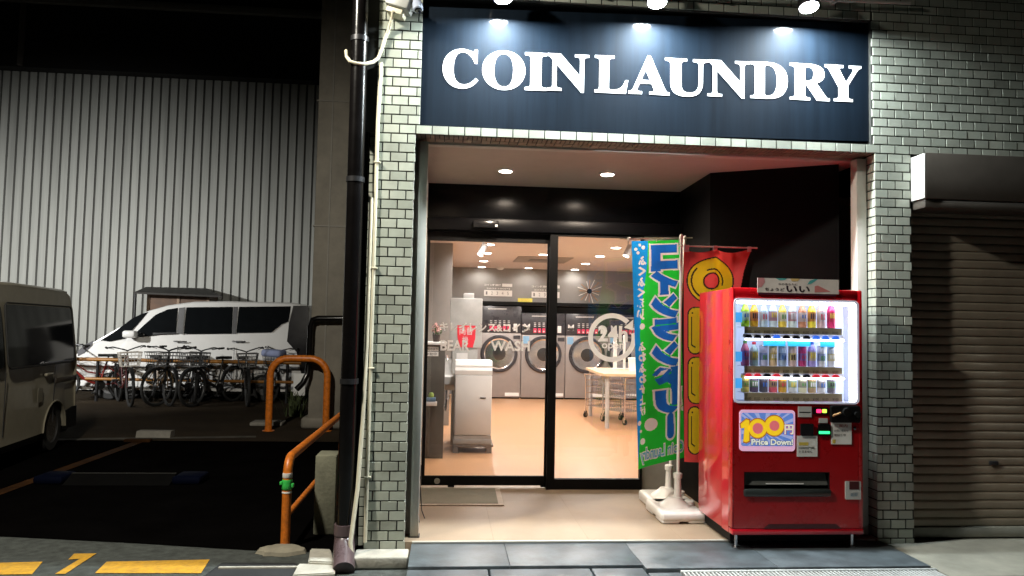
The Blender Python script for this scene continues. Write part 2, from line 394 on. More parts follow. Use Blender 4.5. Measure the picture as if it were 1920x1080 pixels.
# side and back of the building towards the car park
g = G(); g.box(-.43, -.25, .3, 11.9, -.06, 5.9); part('side_wall', g, mat('side_render', (.10, .095, .085), .85, bump=.2), smooth=0)

# ------------------------------------------------------------------ sign with its lamps
NAVY = mat('navy_board', (.0036, .0078, .0138), .6, var=.3, vscale=2.5, coat=.6, coat_r=.10, spec=.08)
_n = NAVY.node_tree.nodes; _mp = _n.new('ShaderNodeMapping'); _mp.inputs['Scale'].default_value = (7, 1, .35)
NAVY.node_tree.links.new(_n['Texture Coordinate'].outputs['Object'], _mp.inputs[0]); NAVY.node_tree.links.new(_mp.outputs[0], _n['Noise Texture'].inputs['Vector'])
t = thing('shop_sign', 'long navy sign board reading COIN LAUNDRY in white serif capitals over the doorway', 'sign', (1.7, -.05, 2.97))
bx = [at(784, 239, 'y', .03), at(1641, 265.5, 'y', .03), at(1642.5, 44, 'y', .03), at(788, 12, 'y', .03)]
g = G(); g.prism([(p.x, p.z) for p in bx], lambda a, b, d: Vector((a, d, b)), .03, .075); ob('board', g, NAVY, t, smooth=0)
g = G()
f = FY(.03)
sb = lambda X: 3.2865+.0112*(X-.31)
for ch, a, b in (('C', 68, 221), ('O', 238, 422), ('I', 421, 515), ('N', 517, 696), ('L', 720, 863), ('A', 866, 1040), ('U', 1022, 1203), ('N', 1204, 1383), ('D', 1385, 1546), ('R', 1556, 1726), ('Y', 1706, 1862)):
    X0 = at(800+a/2.2857, 140, 'y', .03).x; X1 = at(800+b/2.2857, 140, 'y', .03).x
    z0 = sb((X0+X1)/2); lo, hi = (.006, .006) if ch in 'CO' else (0, 0)
    if ch == 'U': lo = .006
    if ch == 'N': lo = .004
    if ch == 'A': hi = .012
    write(g, chr(0x1D400+ord(ch)-65), f, X0, X1, z0-lo, z0+.279+hi, ext=.02, depth=.08, d=.002, res=6, bold=.012)
ob('lettering', g, LETTER, t)
for p, lab in zip(SIGN_LAMPS, ('leftmost of the three bright lamps over the sign, above the word COIN', 'middle one of the three bright lamps over the sign', 'rightmost of the three bright lamps over the sign')):
    t = thing('sign_lamp', lab, 'lamp', p, 'lamps lighting the sign')
    ax = Vector((0, .26, 1)).normalized()
    g = G(); g.lathe([(.03, .03), (.066, .014), (.068, 0), (.073, 0), (.076, .012), (.074, .05), (.06, .10), (.028, .14), (.02, .18)], p, ax, 28); ob('lamp_shade', g, DARKM, t)
    g = G(); g.lathe([(.063, .006), (.04, .004), (.001, .0035)], p, ax, 28); ob('lamp_face', g, EMW, t)
    q = p+ax*.17
    g = G(); g.tube([q, q+Vector((0, -.02, .08)), q+Vector((0, .03, .15)), q+Vector((0, .13, .17)), Vector((q.x, -.008, q.z+.14))], .011); g.cyl((q.x, -.03, q.z+.14), (q.x, -.007, q.z+.14), .04); ob('arm', g, DARKM, t)
g = G(); g.tube([(.1, -.05, 4.0), (3.7, -.05, 4.075)], .012); 
for x in (.4, 1.3, 2.2, 3.1): g.box(x-.012, x+.012, -.06, -.006, 4.0+.0208*(x-.1)-.02, 4.0+.0208*(x-.1)+.02, .003)
tag(ob('cable_conduit', g, ALU), 'thin grey conduit running along the wall above the sign lamps', 'conduit')

# ------------------------------------------------------------------ doors
fd = FY(YD)
t = thing('sliding_door', 'black framed glass sliding door lettered BEAR WASH with a round lock at the bottom', 'door', (.65, YD, .06))
g = G(); g.frame(.052, 1.285, .085, 2.46, .03, .085, .085, .09, fd, 0, .035); ob('frame', g, BLACKM, t, smooth=0)
g = G(); g.box(.082, 1.2, YD-.021, YD-.015, .17, 2.37); ob('glass', g, CLEAR, t, smooth=0)
g = G()
write(g, 'BEAR', fd, .200, .475, 1.332, 1.432, d=.022, bold=.03); write(g, 'WASH', fd, .672, 1.045, 1.338, 1.435, d=.022, bold=.03)
write(g, 'キレイレンス&コイン', fd, .19, 1.045, 1.515, 1.60, d=.022, bold=.035)
ob('lettering', g, VINYL, t, smooth=0)
g = G(); g.cyl((.20, YD-.037, .125), (.20, YD-.033, .125), .028, n=20); ob('lock', g, STEEL, t)
g = G(); g.box(.3, .36, YD-.034, YD-.002, .068, .086); g.box(1.17, 1.24, YD-.034, YD-.002, .068, .086); ob('guide_block', g, BLACKM, t)
t = thing('fixed_window', 'black framed fixed glass panel beside the sliding door with the 24h open ring', 'window', (1.7, 1.71, .06))
f2 = FY(1.71)
g = G(); g.frame(1.215, 2.122, .0605, 2.46, .075, .02, .095, .02, f2, -.03, .03); ob('frame', g, BLACKM, t, smooth=0)
g = G(); g.box(1.29, 2.102, 1.706, 1.712, .156, 2.44); ob('glass', g, CLEAR, t, smooth=0)
c = at(1148, 633, 'y', 1.70); ro, ri = .232, .186
g = G(); n = 56
for i in range(n):
    a0, a1 = [2*PI*(i+k)/n for k in (0, 1)]
    if 12 < math.degrees(a0) < 40: continue
    g.poly([f2(c.x+r*math.cos(a), c.z+r*math.sin(a), .008) for r, a in ((ri, a0), (ro, a0), (ro, a1), (ri, a1))])
g.poly([f2(c.x+r*math.cos(R(a)), c.z+r*math.sin(R(a)), .008) for r, a in ((.15, 41), (.27, 41), (.21, 20))])
write(g, '24h', f2, c.x-.137, c.x+.15, c.z-.04, c.z+.115, d=.008, bold=.03); write(g, 'open', f2, c.x-.10, c.x+.115, c.z-.125, c.z-.055, d=.008, bold=.012)
ob('lettering', g, VINYL, t, smooth=0)
t = thing('door_sensor', 'small black door sensor with a tiny white sticker on the beam over the sliding door', 'sensor', (.6, 1.64, 2.52))
g = G(); a = at(887, 413, 'y', 1.62); b = at(935, 428, 'y', 1.62); g.box(a.x, b.x, 1.60, 1.649, b.z, a.z, .012); ob('housing', g, mat('sensor_black', (.012, .012, .013), .2), t)
g = G(); g.box(b.x-.035, b.x-.012, 1.597, 1.599, b.z+.012, b.z+.03); ob('sticker', g, DECAL, t)
g = G()
ma, mb, mc = at(780, 917, 'z', .064), at(937, 917, 'z', .064), at(945, 948, 'z', .064)
pts = [(.06, 1.05), (.22, 1.045), (.33, 1.05), (mc.x, mc.y), (mb.x, 1.69), (.06, 1.69)]
g.prism(pts, lambda a, b, d: Vector((a, b, d)), .0622, .069)
tdm = thing('door_mat', 'thin grey door mat with a pale border lying before the sliding door', 'mat', (.4, 1.4, .062))
ob('mat_border', g, mat('mat_border', (.47, .40, .33), .7), tdm)
g = G(); g.prism([(.06, 1.09), (mc.x-.045, 1.09), (mb.x-.045, 1.69), (.06, 1.69)], lambda a, b, d: Vector((a, b, d)), .0695, .0725)
ob('mat_pile', g, mat('mat_pile', (.21, .20, .155), .9, bump=.4, bscale=180, var=.1), tdm)
p0 = at(795, 872, 'y', .9); g = G()
g.tube([(.075, .9, p0.z), (.078, .85, p0.z-.1), (.07, .8, .35), (.072, .72, .2), (.068, .62, .10), (.08, .5, .068)], .006, 6); g.tube([(.07, .8, .3), (.085, .7, .2), (.095, .64, .12), (.12, .6, .07)], .004, 6)
tag(ob('loose_cable', g, INK), 'black loose cable hanging beside the left door post to the floor', 'cable')

# ================================================================== INSIDE THE SHOP
ZF = .0605
lights = [(918, 458), (913, 474), (907, 489), (903, 500), (1019, 477), (991, 502), (1155, 464), (1125, 480), (1098, 494), (1078, 505)]
LP = [at(u, v, 'z', 2.85) for u, v in lights]+[Vector((x, y, 2.85)) for y in (2.7, 4.4) for x in (.75, 1.95, 3.2)]  # rows near the door are unseen, added to brighten the floor there
for i, p in enumerate(LP):
    spot(p+Vector((0, 0, -.03)), p+Vector((0, 0, -1)), (112 if p.y < 5 else 126) if p.y < 10 else 10, 164, .5, (1, .93, .87), .05)
    g = G(); g.lathe([(.075, -.008), (.095, -.008), (.098, .001)], p, n=20); cl = ob('ceiling_light', g, WHITE)
    tag(cl, 'small round recessed downlight in the shop ceiling behind the glass doors', 'ceiling light', 'downlights in the shop ceiling')
    g = G(); g.lathe([(.074, -.010), (.001, -.010)], p, n=20); ob('lamp_face', g, EMD, cl)
MB_ = mat('machine_bronze', (.31, .28, .265), .36, .15, var=.05); MP = mat('machine_black', (.045, .045, .052), .28)
PINK = mat('pink_button', (.70, .05, .12), .4); BLUES = mat('blue_sticker', (.22, .42, .62), .5)
def dryer(x0, x1, top, lab, m=True):
    y0 = 10.65; t = thing('dryer', lab, 'dryer', ((x0+x1)/2, y0+.4, ZF), 'coin dryers along the back wall')
    zp = 1.43 if top < 2 else 1.46; W = x1-x0; f = FY(y0); cx = (x0+x1)/2; cz = 1.015
    g = G(); g.box(x0+.004, x1-.004, y0, 11.5, ZF+.03, zp-.004, .012); ob('body', g, MB_, t)
    g = G(); g.box(x0+.02, x1-.02, y0+.03, 11.4, ZF, ZF+.03); ob('plinth', g, BLACKM, t, smooth=0)
    cpg = G(); cpg.box(x0+.004, x1-.004, y0+.02, 11.4, zp, top, .01); gb_ = G()
    for k in range(5):
        xx = x0+.26+k*.095; gb_.prism(rrect(xx, xx+.066, zp+.045, zp+.145, .012), FY(y0+.02), .001, .012)
    g = cpg; g.k = 1
    for k in range(5):
        xx = x0+.26+k*.095; g.prism(disc2(xx+.033, zp+.075, .016, 12), FY(y0+.02), .012, .015)
        for q in range(3): g.prism([(xx+.008, zp+.18+q*.035), (xx+.055, zp+.18+q*.035), (xx+.055, zp+.192+q*.035), (xx+.008, zp+.192+q*.035)], FY(y0+.02), .001, .003)
    g.prism([(x0+.22, top-.075), (x0+.62, top-.07), (x0+.62, top-.055), (x0+.22, top-.06)], FY(y0+.02), .001, .003)
    g.prism([(x1-.17, zp+.05), (x1-.09, zp+.05), (x1-.09, zp+.20), (x1-.17, zp+.20)], FY(y0+.02), .001, .002)
    if m: write(g, 'M', FY(y0+.02), x0+.055, x0+.185, zp+.105, zp+.235, d=.003, bold=.015)
    cp = ob('control_panel', g, [MP, DECAL], t); ob('button_row', gb_, PINK, cp)
    g = G(); g.lathe([(.30, .045), (.33, .06), (.375, .055), (.395, .03), (.395, 0), (.30, 0)], (cx, y0, cz), (0, -1, 0), 44); d = ob('door', g, MP, t)
    g = G(); g.lathe([(.285, .03), (.30, .06), (.325, .066), (.33, .058)], (cx, y0, cz), (0, -1, 0), 44); ob('door_ring', g, CHROME, d)
    g = G(); g.lathe([(.288, .034), (.22, .05), (.12, .06), (.001, .064)], (cx, y0, cz), (0, -1, 0), 44); ob('door_glass', g, mat('drum_glass', (.10, .10, .10), .12, .7), d)
    g = G(); g.box(x1-.17, x1-.02, y0-.006, y0-.001, zp-.13, zp-.05); ob('lock_plate', g, MP, t, smooth=0)
    if m: g = G(); g.box(x0+.04, x0+.17, y0-.004, y0-.001, zp-.19, zp-.03); ob('sticker', g, BLUES, t, smooth=0)
    g = G(); g.box(x1-.33, x1-.03, y0-.004, y0-.001, ZF+.06, ZF+.13); ob('notice', g, DECAL, t, smooth=0)
dryer(.915, 1.86, 2.035, 'tallest bronze coin dryer, left of the row, behind the white machine', False)
dryer(1.862, 2.815, 1.90, 'bronze coin dryer with a round door cut by the black door mullion')
dryer(2.817, 3.755, 1.90, 'bronze coin dryer right of the mullion, white M and blue sticker on it')
dryer(3.757, 4.47, 1.90, 'bronze coin dryer at the right end of the row behind the green flag')

def wallboard(u0, v0, u1, v1): a = at(u0, v0, 'y', 10.71); b = at(u1, v1, 'y', 10.71); return a.x, b.x, b.z, a.z
for (u0, u1, dv, lab) in ((908, 960, 0, 'left of the two white price boards on the grey wall over the dryers'), (997, 1049, 3, 'right of the two white price boards on the grey wall, half behind the mullion')):
    x0, x1, z0, z1 = wallboard(u0, 531+dv, u1, 556+dv); f = FY(10.715)
    t = thing('price_board', lab, 'notice', ((x0+x1)/2, 10.7, z0), 'price boards over the dryers')
    g = G(); zq = z0+(z1-z0)*.47; g.prism([(x0, z0), (x1, z0), (x1, zq), (x0, zq)], f, 0, .012)
    zt = z1-(z1-z0)*.24; g.prism([(x0+(x1-x0)*.64, zt), (x1, zt), (x1, z1), (x0+(x1-x0)*.64, z1)], f, 0, .012); ob('panel', g, DECAL, t, smooth=0)
    g = G()
    for k in range(5):
        xx = x0+(x1-x0)*(.06+.19*k); write(g, '12345'[k], f, xx, xx+.035, z0+.03, zq-.03, d=.014)
    ob('digits', g, mat('grey_ink', (.2, .2, .2), .5), t, smooth=0)
    g = G(); write(g, 'コイン乾燥機', f, x0, x0+(x1-x0)*.6, zt+.01, z1-.01, d=.006, bold=.02); write(g, '30分100円', f, x0+.05, x1-.05, zq+.02, zt-.025, d=.006, bold=.01); ob('lettering', g, DECAL, t, smooth=0)
x0, x1, z0, z1 = wallboard(971, 559, 998, 572)
t = thing('yellow_notice', 'yellow and white paper notice on the grey wall above the dryers', 'notice', ((x0+x1)/2, 10.7, z0))
g = G(); g.box(x0, x1, 10.708, 10.716, z0+.045, z1); ob('yellow_half', g, mat('yellow_paper', (.80, .68, .12), .6), t, smooth=0); g = G(); g.box(x0, x1, 10.708, 10.716, z0, z0+.044); ob('white_half', g, DECAL, t, smooth=0)
c = at(1105, 546, 'y', 10.68)
t = thing('sunburst_ornament', 'sunburst wall ornament with thin brown and white rays above the dryers', 'ornament', c)
for nm, m, o in (('brown_rays', mat('ray_brown', (.42, .22, .10), .5), 0), ('white_rays', DECAL, 1)):
    g = G()
    for k in range(8):
        a = R(k*45+o*22+random.uniform(-6, 6)); r1 = random.uniform(.20, .30); d = Vector((math.cos(a), 0, math.sin(a))); g.cyl(c+d*.05, c+d*r1, .006, .009, 6)
    ob(nm, g, m, t)
g = G(); g.cyl(c+Vector((0, -.02, 0)), c+Vector((0, .03, 0)), .055, n=18); ob('hub', g, BLACKM, t)

# white washing machine, change machine, basin and counter on the left
GW = mat('machine_white', (.66, .66, .65), .35, var=.03)
t = thing('shoe_washer', 'white upright washing machine on a low grey stand inside the door', 'washer', (.6, 3.9, ZF))
a = at(850, 850, 'z', ZF); X0, X1, Y = .365, .825, 3.68
g = G(); g.box(X0+.01, X1-.01, Y, Y+.5, .27, .985, .015); ob('body', g, GW, t)
g = G(); g.prism([(Y+.01, .99), (Y+.005, 1.04), (Y+.03, 1.075), (Y+.03, 1.10), (Y+.07, 1.155), (Y+.48, 1.155), (Y+.5, .99)], lambda p, q, d: Vector((d, p, q)), X0+.008, X1-.008); ob('top_lid', g, WHITE, t)
g = G(); g.box(X0+.01, X1-.01, Y-.004, Y-.001, .225, .268); g.box(X0, X1, Y-.01, Y+.5, .165, .225, .006); ob('base_tray', g, mat('tray_grey', (.34, .33, .31), .5), t)
g = G(); g.box(X0-.005, X1+.02, Y-.005, Y+.5, .135, .163, .004)
for x in (X0, X1-.06): g.box(x, x+.06, Y, Y+.05, ZF, .135); g.box(x, x+.06, Y+.44, Y+.49, ZF, .135)
ob('stand', g, mat('stand_grey', (.17, .15, .13), .6), t)
g = G(); g.box(X1-.15, X1-.08, Y-.006, Y-.0005, .71, .722); ob('badge', g, INK, t, smooth=0)
t = thing('change_machine', 'tall grey change machine with a red notice behind the white washer', 'machine', (.5, 4.4, ZF))
g = G(); g.box(.30, .71, 4.3, 4.7, 1.30, 1.93, .008); g.box(.34, .66, 4.33, 4.7, ZF, 1.298); ob('body', g, mat('machine_grey', (.45, .45, .43), .4), t)
g = G(); g.box(.47, .60, 4.36, 4.6, 1.932, 2.0, .004); ob('top_box', g, GW, t)
ra = at(857, 610, 'y', 4.29); rb = at(891, 643, 'y', 4.29); f = FY(4.298)
g = G(); g.prism([(ra.x+.01, rb.z+.06), (ra.x+.05, rb.z-.06), (rb.x-.03, rb.z-.06), (rb.x, rb.z+.06), (rb.x, ra.z), (ra.x, ra.z)], f, 0, .003); nn = ob('notice', g, mat('red_notice', (.75, .03, .05), .5), t, smooth=0)
g = G(); write(g, '両替', f, ra.x+.03, rb.x-.03, ra.z-.12, ra.z-.02, d=.005); write(g, '機', f, ra.x+.07, rb.x-.09, ra.z-.24, ra.z-.14, d=.005); ob('lettering', g, DECAL, nn, smooth=0)
g = G(); pa = at(856, 662, 'y', 4.29); pb = at(876, 705, 'y', 4.29); g.box(pa.x, pb.x, 4.322, 4.328, pb.z, pa.z); ob('paper_sheet', g, DECAL, t, smooth=0)
t = thing('wash_basin', 'small white wash basin with splashback between the counter and the washer', 'basin', (.2, 4.3, ZF))
g = G(); g.prism([(4.12, .84), (4.12, .93), (4.16, .955), (4.36, .94), (4.38, 1.12), (4.44, 1.15), (4.47, 1.12), (4.47, .80), (4.25, .76)], lambda p, q, d: Vector((d, p, q)), .17, .38); ob('bowl', g, WHITE, t)
g = G(); g.tube([(.27, 4.4, .76), (.27, 4.4, .58), (.25, 4.36, .52), (.27, 4.32, .5), (.28, 4.32, .62), (.3, 4.45, .64)], .018); g.tube([(.23, 4.42, .78), (.22, 4.4, .5)], .01); ob('drain_trap', g, CHROME, t)
g = G(); g.tube([(.27, 4.42, 1.1), (.27, 4.40, 1.18), (.27, 4.3, 1.19), (.27, 4.27, 1.13)], .012); ob('tap', g, CHROME, t)
t = thing('counter', 'dark grey counter with white labels at the left inside the door', 'counter', (.1, 3.5, ZF))
g = G(); g.box(-.095, .247, 3.31, 4.0, ZF, 1.345, .004); ob('cabinet', g, mat('counter_dark', (.085, .08, .07), .4), t)
g = G(); g.box(-.098, .262, 3.28, 4.0, 1.348, 1.378, .004); ob('counter_top', g, WHITE, t)
g = G(); la = at(795, 650, 'y', 3.3); lb = at(822, 668, 'y', 3.3); f = FY(3.309); zm = (la.z+lb.z)/2
for z0, z1 in ((zm+.004, la.z), (lb.z, zm-.004)): g.prism([(la.x, z0), (lb.x, z0), (lb.x, z1), (la.x, z1)], f, 0, .002)
lab = ob('label', g, DECAL, t, smooth=0)
g = G(); write(g, '防犯カメラ', f, la.x+.01, lb.x-.01, zm+.012, la.z-.008, d=.003); write(g, '作動中', f, la.x+.02, lb.x-.02, lb.z+.008, zm-.012, d=.003); ob('lettering', g, INK, lab, smooth=0)
da = at(797, 760, 'y', 3.3); db = at(820, 728, 'y', 3.3)
t = thing('wipes_box', 'small box with blue body and green top fixed on the dark counter front', 'box', ((da.x+db.x)/2, 3.28, da.z))
g = G(); g.box(da.x, db.x, 3.235, 3.306, da.z, da.z+.045, .004); ob('tray', g, WPLASTIC, t); g = G(); g.box(da.x+.015, db.x-.015, 3.24, 3.306, da.z+.047, da.z+.095, .01); ob('box_body', g, mat('box_blue', (.12, .22, .34), .5), t)
g = G(); g.lathe([(.03, 0), (.032, .03), (.02, .05), (.001, .055)], ((da.x+db.x)/2, 3.272, da.z+.096)); ob('box_top', g, mat('box_green', (.25, .35, .08), .5), t)
c = at(818, 637, 'y', 3.6); c.z = 1.3795
t = thing('potted_plant', 'small pink flowering plant in a dark pot on the counter', 'plant', c)
g = G(); g.lathe([(.001, 0), (.035, 0), (.048, .08), (.05, .085), (.042, .08), (.001, .075)], c, n=18); ob('pot', g, mat('pot_dark', (.035, .022, .018), .5), t)
for nm, m, nn_, zz in (('leaves', mat('plant_green', (.05, .10, .03), .6), 26, .09), ('flowers', mat('plant_pink', (.55, .30, .27), .6), 44, .12)):
    g = G()
    for k in range(nn_):
        a = random.uniform(0, 2*PI); r = random.uniform(0, .065); q = c+Vector((r*math.cos(a), r*math.sin(a), zz+random.uniform(0, .10)*(1-r*7)))
        d = Vector((random.uniform(-1, 1), random.uniform(-1, 1), random.uniform(.1, 1))).normalized()*.022; e = d.orthogonal().normalized()*.012
        g.poly([q-d, q+e, q+d, q-e])
    ob(nm, g, m, t, smooth=0)
# folding table, carts, bin
t = thing('folding_table', 'pale wood topped table on round grey legs inside the shop', 'table', (3.4, 6.8, ZF))
g = G(); g.prism([(2.665, 5.93), (2.64, 6.2), (2.72, 7.75), (4.3, 7.75), (4.3, 5.93)], lambda a, b, d: Vector((a, b, d)), .855, .895); ob('table_top', g, WOODT, t)
for x, y in ((2.735, 6.03), (2.79, 7.63), (4.2, 6.03), (4.2, 7.63)):
    g = G(); g.cyl((x, y, ZF), (x, y, .854), .033); ob('leg', g, mat('leg_grey', (.48, .47, .45), .35), t)
t = thing('hanger_stand', 'slim white upright stand behind the table top inside the ring lettering', 'stand', (3.3, 7.3, .895))
g = G(); pa = at(1153, 690, 'y', 7.3)
g.box(pa.x-.03, pa.x+.03, 7.28, 7.32, .897, 1.0+.55, .006); g.box(pa.x+.14, pa.x+.18, 7.28, 7.32, .897, 1.48, .006); g.box(pa.x-.06, pa.x+.28, 7.22, 7.38, .897, .915, .004); ob('uprights', g, GW, t)
bx_ = at(1188, 690, 'y', 6.7)
t = thing('plastic_bin', 'white plastic bin standing on the wooden table top', 'bin', (bx_.x+.06, 6.7, .896))
g = G(); g.lathe([(.001, 0), (.135, 0), (.15, .20), (.16, .215), (.15, .22), (.14, .205), (.125, .01), (.001, .01)], (bx_.x+.06, 6.7, .897), n=28); ob('bin_body', g, WHITE, t)
def cart(x, y, rot, lab):
    t = thing('laundry_cart', lab, 'cart', (0, 0, 0), 'wire laundry carts under the table')
    g = G()
    for sx in (-.2, .2):
        for sy in (-.26, .26): g.tube([(sx, sy, .10), (sx, sy, .66), (sx*1.05, sy*1.1, .74)], .011, 8)
    g.tube([(-.21, -.29, .74), (.21, -.29, .74)], .012); g.tube([(-.21, .29, .74), (.21, .29, .74)], .012)
    ob('frame', g, CHROME, t)
    for z0, h in ((.2, .12), (.42, .22)):
        g = G()
        for z in (z0, z0+h*.5, z0+h): g.tube([(-.2, -.26, z), (.2, -.26, z), (.2, .26, z), (-.2, .26, z)], .005, 6, True)
        for k in range(9):
            xx = -.2+.05*k; g.tube([(xx, -.26, z0+h), (xx, -.26, z0), (xx, .26, z0), (xx, .26, z0+h)], .003, 5)
        for k in range(9):
            yy = -.24+.06*k; g.tube([(-.2, yy, z0+h), (-.2, yy, z0), (.2, yy, z0), (.2, yy, z0+h)], .003, 5)
        ob('basket', g, CHROME, t)
    for sx in (-.2, .2):
        for sy in (-.26, .26):
            g = G(); g.cyl((sx-.014, sy, .042), (sx+.014, sy, .042), .042, n=18); ww = ob('caster', g, RUBBER, t)
            g = G(); g.box(sx-.022, sx-.016, sy-.02, sy+.02, .03, .10); g.box(sx+.016, sx+.022, sy-.02, sy+.02, .03, .10); g.box(sx-.022, sx+.022, sy-.02, sy+.02, .0985, .106); ob('fork', g, STEEL, ww)
    t.location = (x, y, ZF); t.rotation_euler = (0, 0, R(rot)); return t
c1 = cart(3.15, 6.75, 30, 'chrome wire laundry cart under the table, nearer the glass door'); c2 = copy_tree(c1); c2.location = (3.0, 7.45, ZF); c2.rotation_euler = (0, 0, R(-55)); c2['label'] = 'chrome wire laundry cart behind the table leg, farther from the door'
# ceiling fittings
a, b = at(970, 479, 'z', 2.84), at(1060, 491, 'z', 2.84)
t = thing('air_conditioner', 'flat square air conditioner panel in the shop ceiling', 'air conditioner', (2, 8.5, 2.84))
g = G(); g.box(1.5, 2.5, 7.9, 9.0, 2.835, 2.849, .004); ob('panel', g, mat('ac_grey', (.36, .33, .30), .5), t); g = G(); g.box(1.75, 2.25, 8.2, 8.7, 2.829, 2.834, .003); ob('intake', g, mat('ac_dark', (.2, .19, .18), .5), t)
c = at(938, 506, 'z', 2.85); c.y = 10.4; c.x = at(938, 506, 'y', 10.4).x
g = G(); g.lathe([(.08, 0), (.08, -.03), (.05, -.055), (.001, -.06)], (c.x, c.y, 2.85), n=20); tag(ob('smoke_detector', g, WHITE), 'small white smoke detector on the ceiling near the back wall', 'detector')
for (u, v, yy, lab) in ((905, 468, 4.9, 'grey spotlight hanging from the shop ceiling over the washer'), (1178, 470, 4.9, 'grey spotlight hanging from the shop ceiling beside the green flag')):
    p = at(u, v, 'y', yy); t = thing('track_spotlight', lab, 'spotlight', (p.x, yy, 2.85), 'track spotlights in the shop')
    g = G(); g.box(p.x-.12, p.x+.12, yy-.018, yy+.018, 2.825, 2.849, .003); g.cyl((p.x, yy, 2.825), (p.x, yy, p.z+.06), .012); ob('bracket', g, ALU, t)
    g = G(); d = Vector((-.35, -.1, -.8)).normalized(); g.lathe([(.03, -.09), (.042, -.08), (.048, .08), (.044, .085), (.001, .08)], p, d, 20); hd = ob('lamp_head', g, mat('spot_grey', (.38, .37, .36), .35), t)
    g = G(); g.lathe([(.040, .087), (.001, .087)], p, d, 20); ob('lamp_face', g, EMD, hd)

# ================================================================== ADVERTISING FLAGS
FG = fabric('flag_green', (.02, .62, .05)); FB = fabric('flag_blue', (.015, .16, .70)); FSK = fabric('flag_sky', (.01, .30, .85)); FW = fabric('flag_white', (.78, .78, .78)); FR = fabric('flag_red', (.90, .085, .085)); FYL = fabric('flag_yellow', (.90, .62, .015)); FK = fabric('flag_black', (.02, .012, .012)); FLB = fabric('flag_lightblue', (.12, .42, .62))
import numpy as np
class Print:
    """a printed cloth: every small cell of the cloth carries one ink"""
    def __init__(s, w, h, base): s.w, s.h = w, h; s.a = np.full((h, w), base)
    def tri(s, p, q, r, k):
        A = np.array([p, q, r], float)*(s.w, s.h); lo = np.maximum(np.floor(A.min(0)).astype(int), 0); hi = np.minimum(np.ceil(A.max(0)).astype(int)+1, (s.w, s.h))
        if (hi <= lo).any(): return
        X, Y = np.meshgrid(np.arange(lo[0], hi[0])+.5, np.arange(lo[1], hi[1])+.5)
        e = [(A[(i+1) % 3][0]-A[i][0])*(Y-A[i][1])-(A[(i+1) % 3][1]-A[i][1])*(X-A[i][0]) for i in range(3)]
        m = ((e[0] >= 0) & (e[1] >= 0) & (e[2] >= 0)) | ((e[0] <= 0) & (e[1] <= 0) & (e[2] <= 0))
        s.a[lo[1]:hi[1], lo[0]:hi[0]][m] = k
    def mesh2(s, vs, fs, k):
        bm = bmesh.new(); bv = [bm.verts.new((*v, 0)) for v in vs]
        for f in fs:
            try: bm.faces.new([bv[i] for i in f])
            except ValueError: pass
        bmesh.ops.triangulate(bm, faces=bm.faces[:])
        for f in bm.faces: s.tri(*[v.co[:2] for v in f.verts], k)
        bm.free()
    def poly(s, pts, k): s.mesh2(pts, [tuple(range(len(pts)))], k)
    def text(s, ch, a0, a1, b0, b1, k, bold=0, pa=0, pb=0):
        vs, fs, _ = glyphs(ch, bold, 0, 3)
        s.mesh2([(a0-pa+(a1-a0+2*pa)*v.x, b0+pb+(b1-b0-2*pb)*v.y) for v in vs], fs, k)
    def mesh(s, f, keep=None):
        g = G(); w, h = s.w, s.h
        g.v = [tuple(f(i/w, j/h, 0)) for j in range(h+1) for i in range(w+1)]
        for j in range(h):
            for i in range(w):
                if keep and not keep((i+.5)/w, (j+.5)/h): continue
                o = j*(w+1)+i; g.f.append([o, o+1, o+w+2, o+w+1]); g.mi.append(int(s.a[j, i]))
        return g
def surf(tl, tr, bl, br, amp):
    nrm = (tr-tl).cross(bl-tl).normalized()
    if nrm.y > 0: nrm = -nrm
    def f(a, b, d):
        p = tl.lerp(tr, a).lerp(bl.lerp(br, a), b)
        return p+nrm*(amp(a, b)+d)
    return f
def shape(g, pts, f, d, step=.06): return cutmap(g, pts, [tuple(range(len(pts)))], f, d, step)
def wtext(g, ch, f, a0, a1, b0, b1, d, bold=0, pa=0, pb=0, step=.05):
    """letter in the box a0..a1, b0 (bottom)..b1 (top) of the cloth"""
    vs, fs, _ = glyphs(ch, bold, 0, 3)
    cutmap(g, [(a0-pa+(a1-a0+2*pa)*v.x, b0+pb+(b1-b0-2*pb)*v.y) for v in vs], fs, f, d, step)
PZ = lambda u, v, y: at(u, v, 'y', y)
# flag seen from behind, so its writing is mirrored: a runs from the pole (0) to the free edge (1), b from top to bottom
Y1, Y2 = .70, 1.06
S1 = surf(PZ(1275, 450, 1.03), PZ(1185, 452, .72), PZ(1283, 858, 1.03), PZ(1194, 880, .74), lambda a, b: .022*math.sin(5.2*a+2.2*b)*min(1, 3*a)*(.5+.5*b)+.01*math.sin(9*a-3*b)*min(1, 3*a))
def mound(c, w, l, g):
    """water filled plastic base: a low rounded tank with a raised collar"""
    g.box(c.x-w/2, c.x+w/2, c.y-l/2, c.y+l/2, .072, .15, .028, seg=3)
    for sx in (-1, 1):
        for sy in (-1, 1): g.box(c.x+sx*w*.5-sx*.005, c.x+sx*w*.09, c.y+sy*l*.5-sy*.005, c.y+sy*l*.09, .0628, .09, .012)
    g.lathe([(.13, .150), (.115, .165), (.07, .195), (.052, .215)], (c.x, c.y, 0), n=28)
    return g
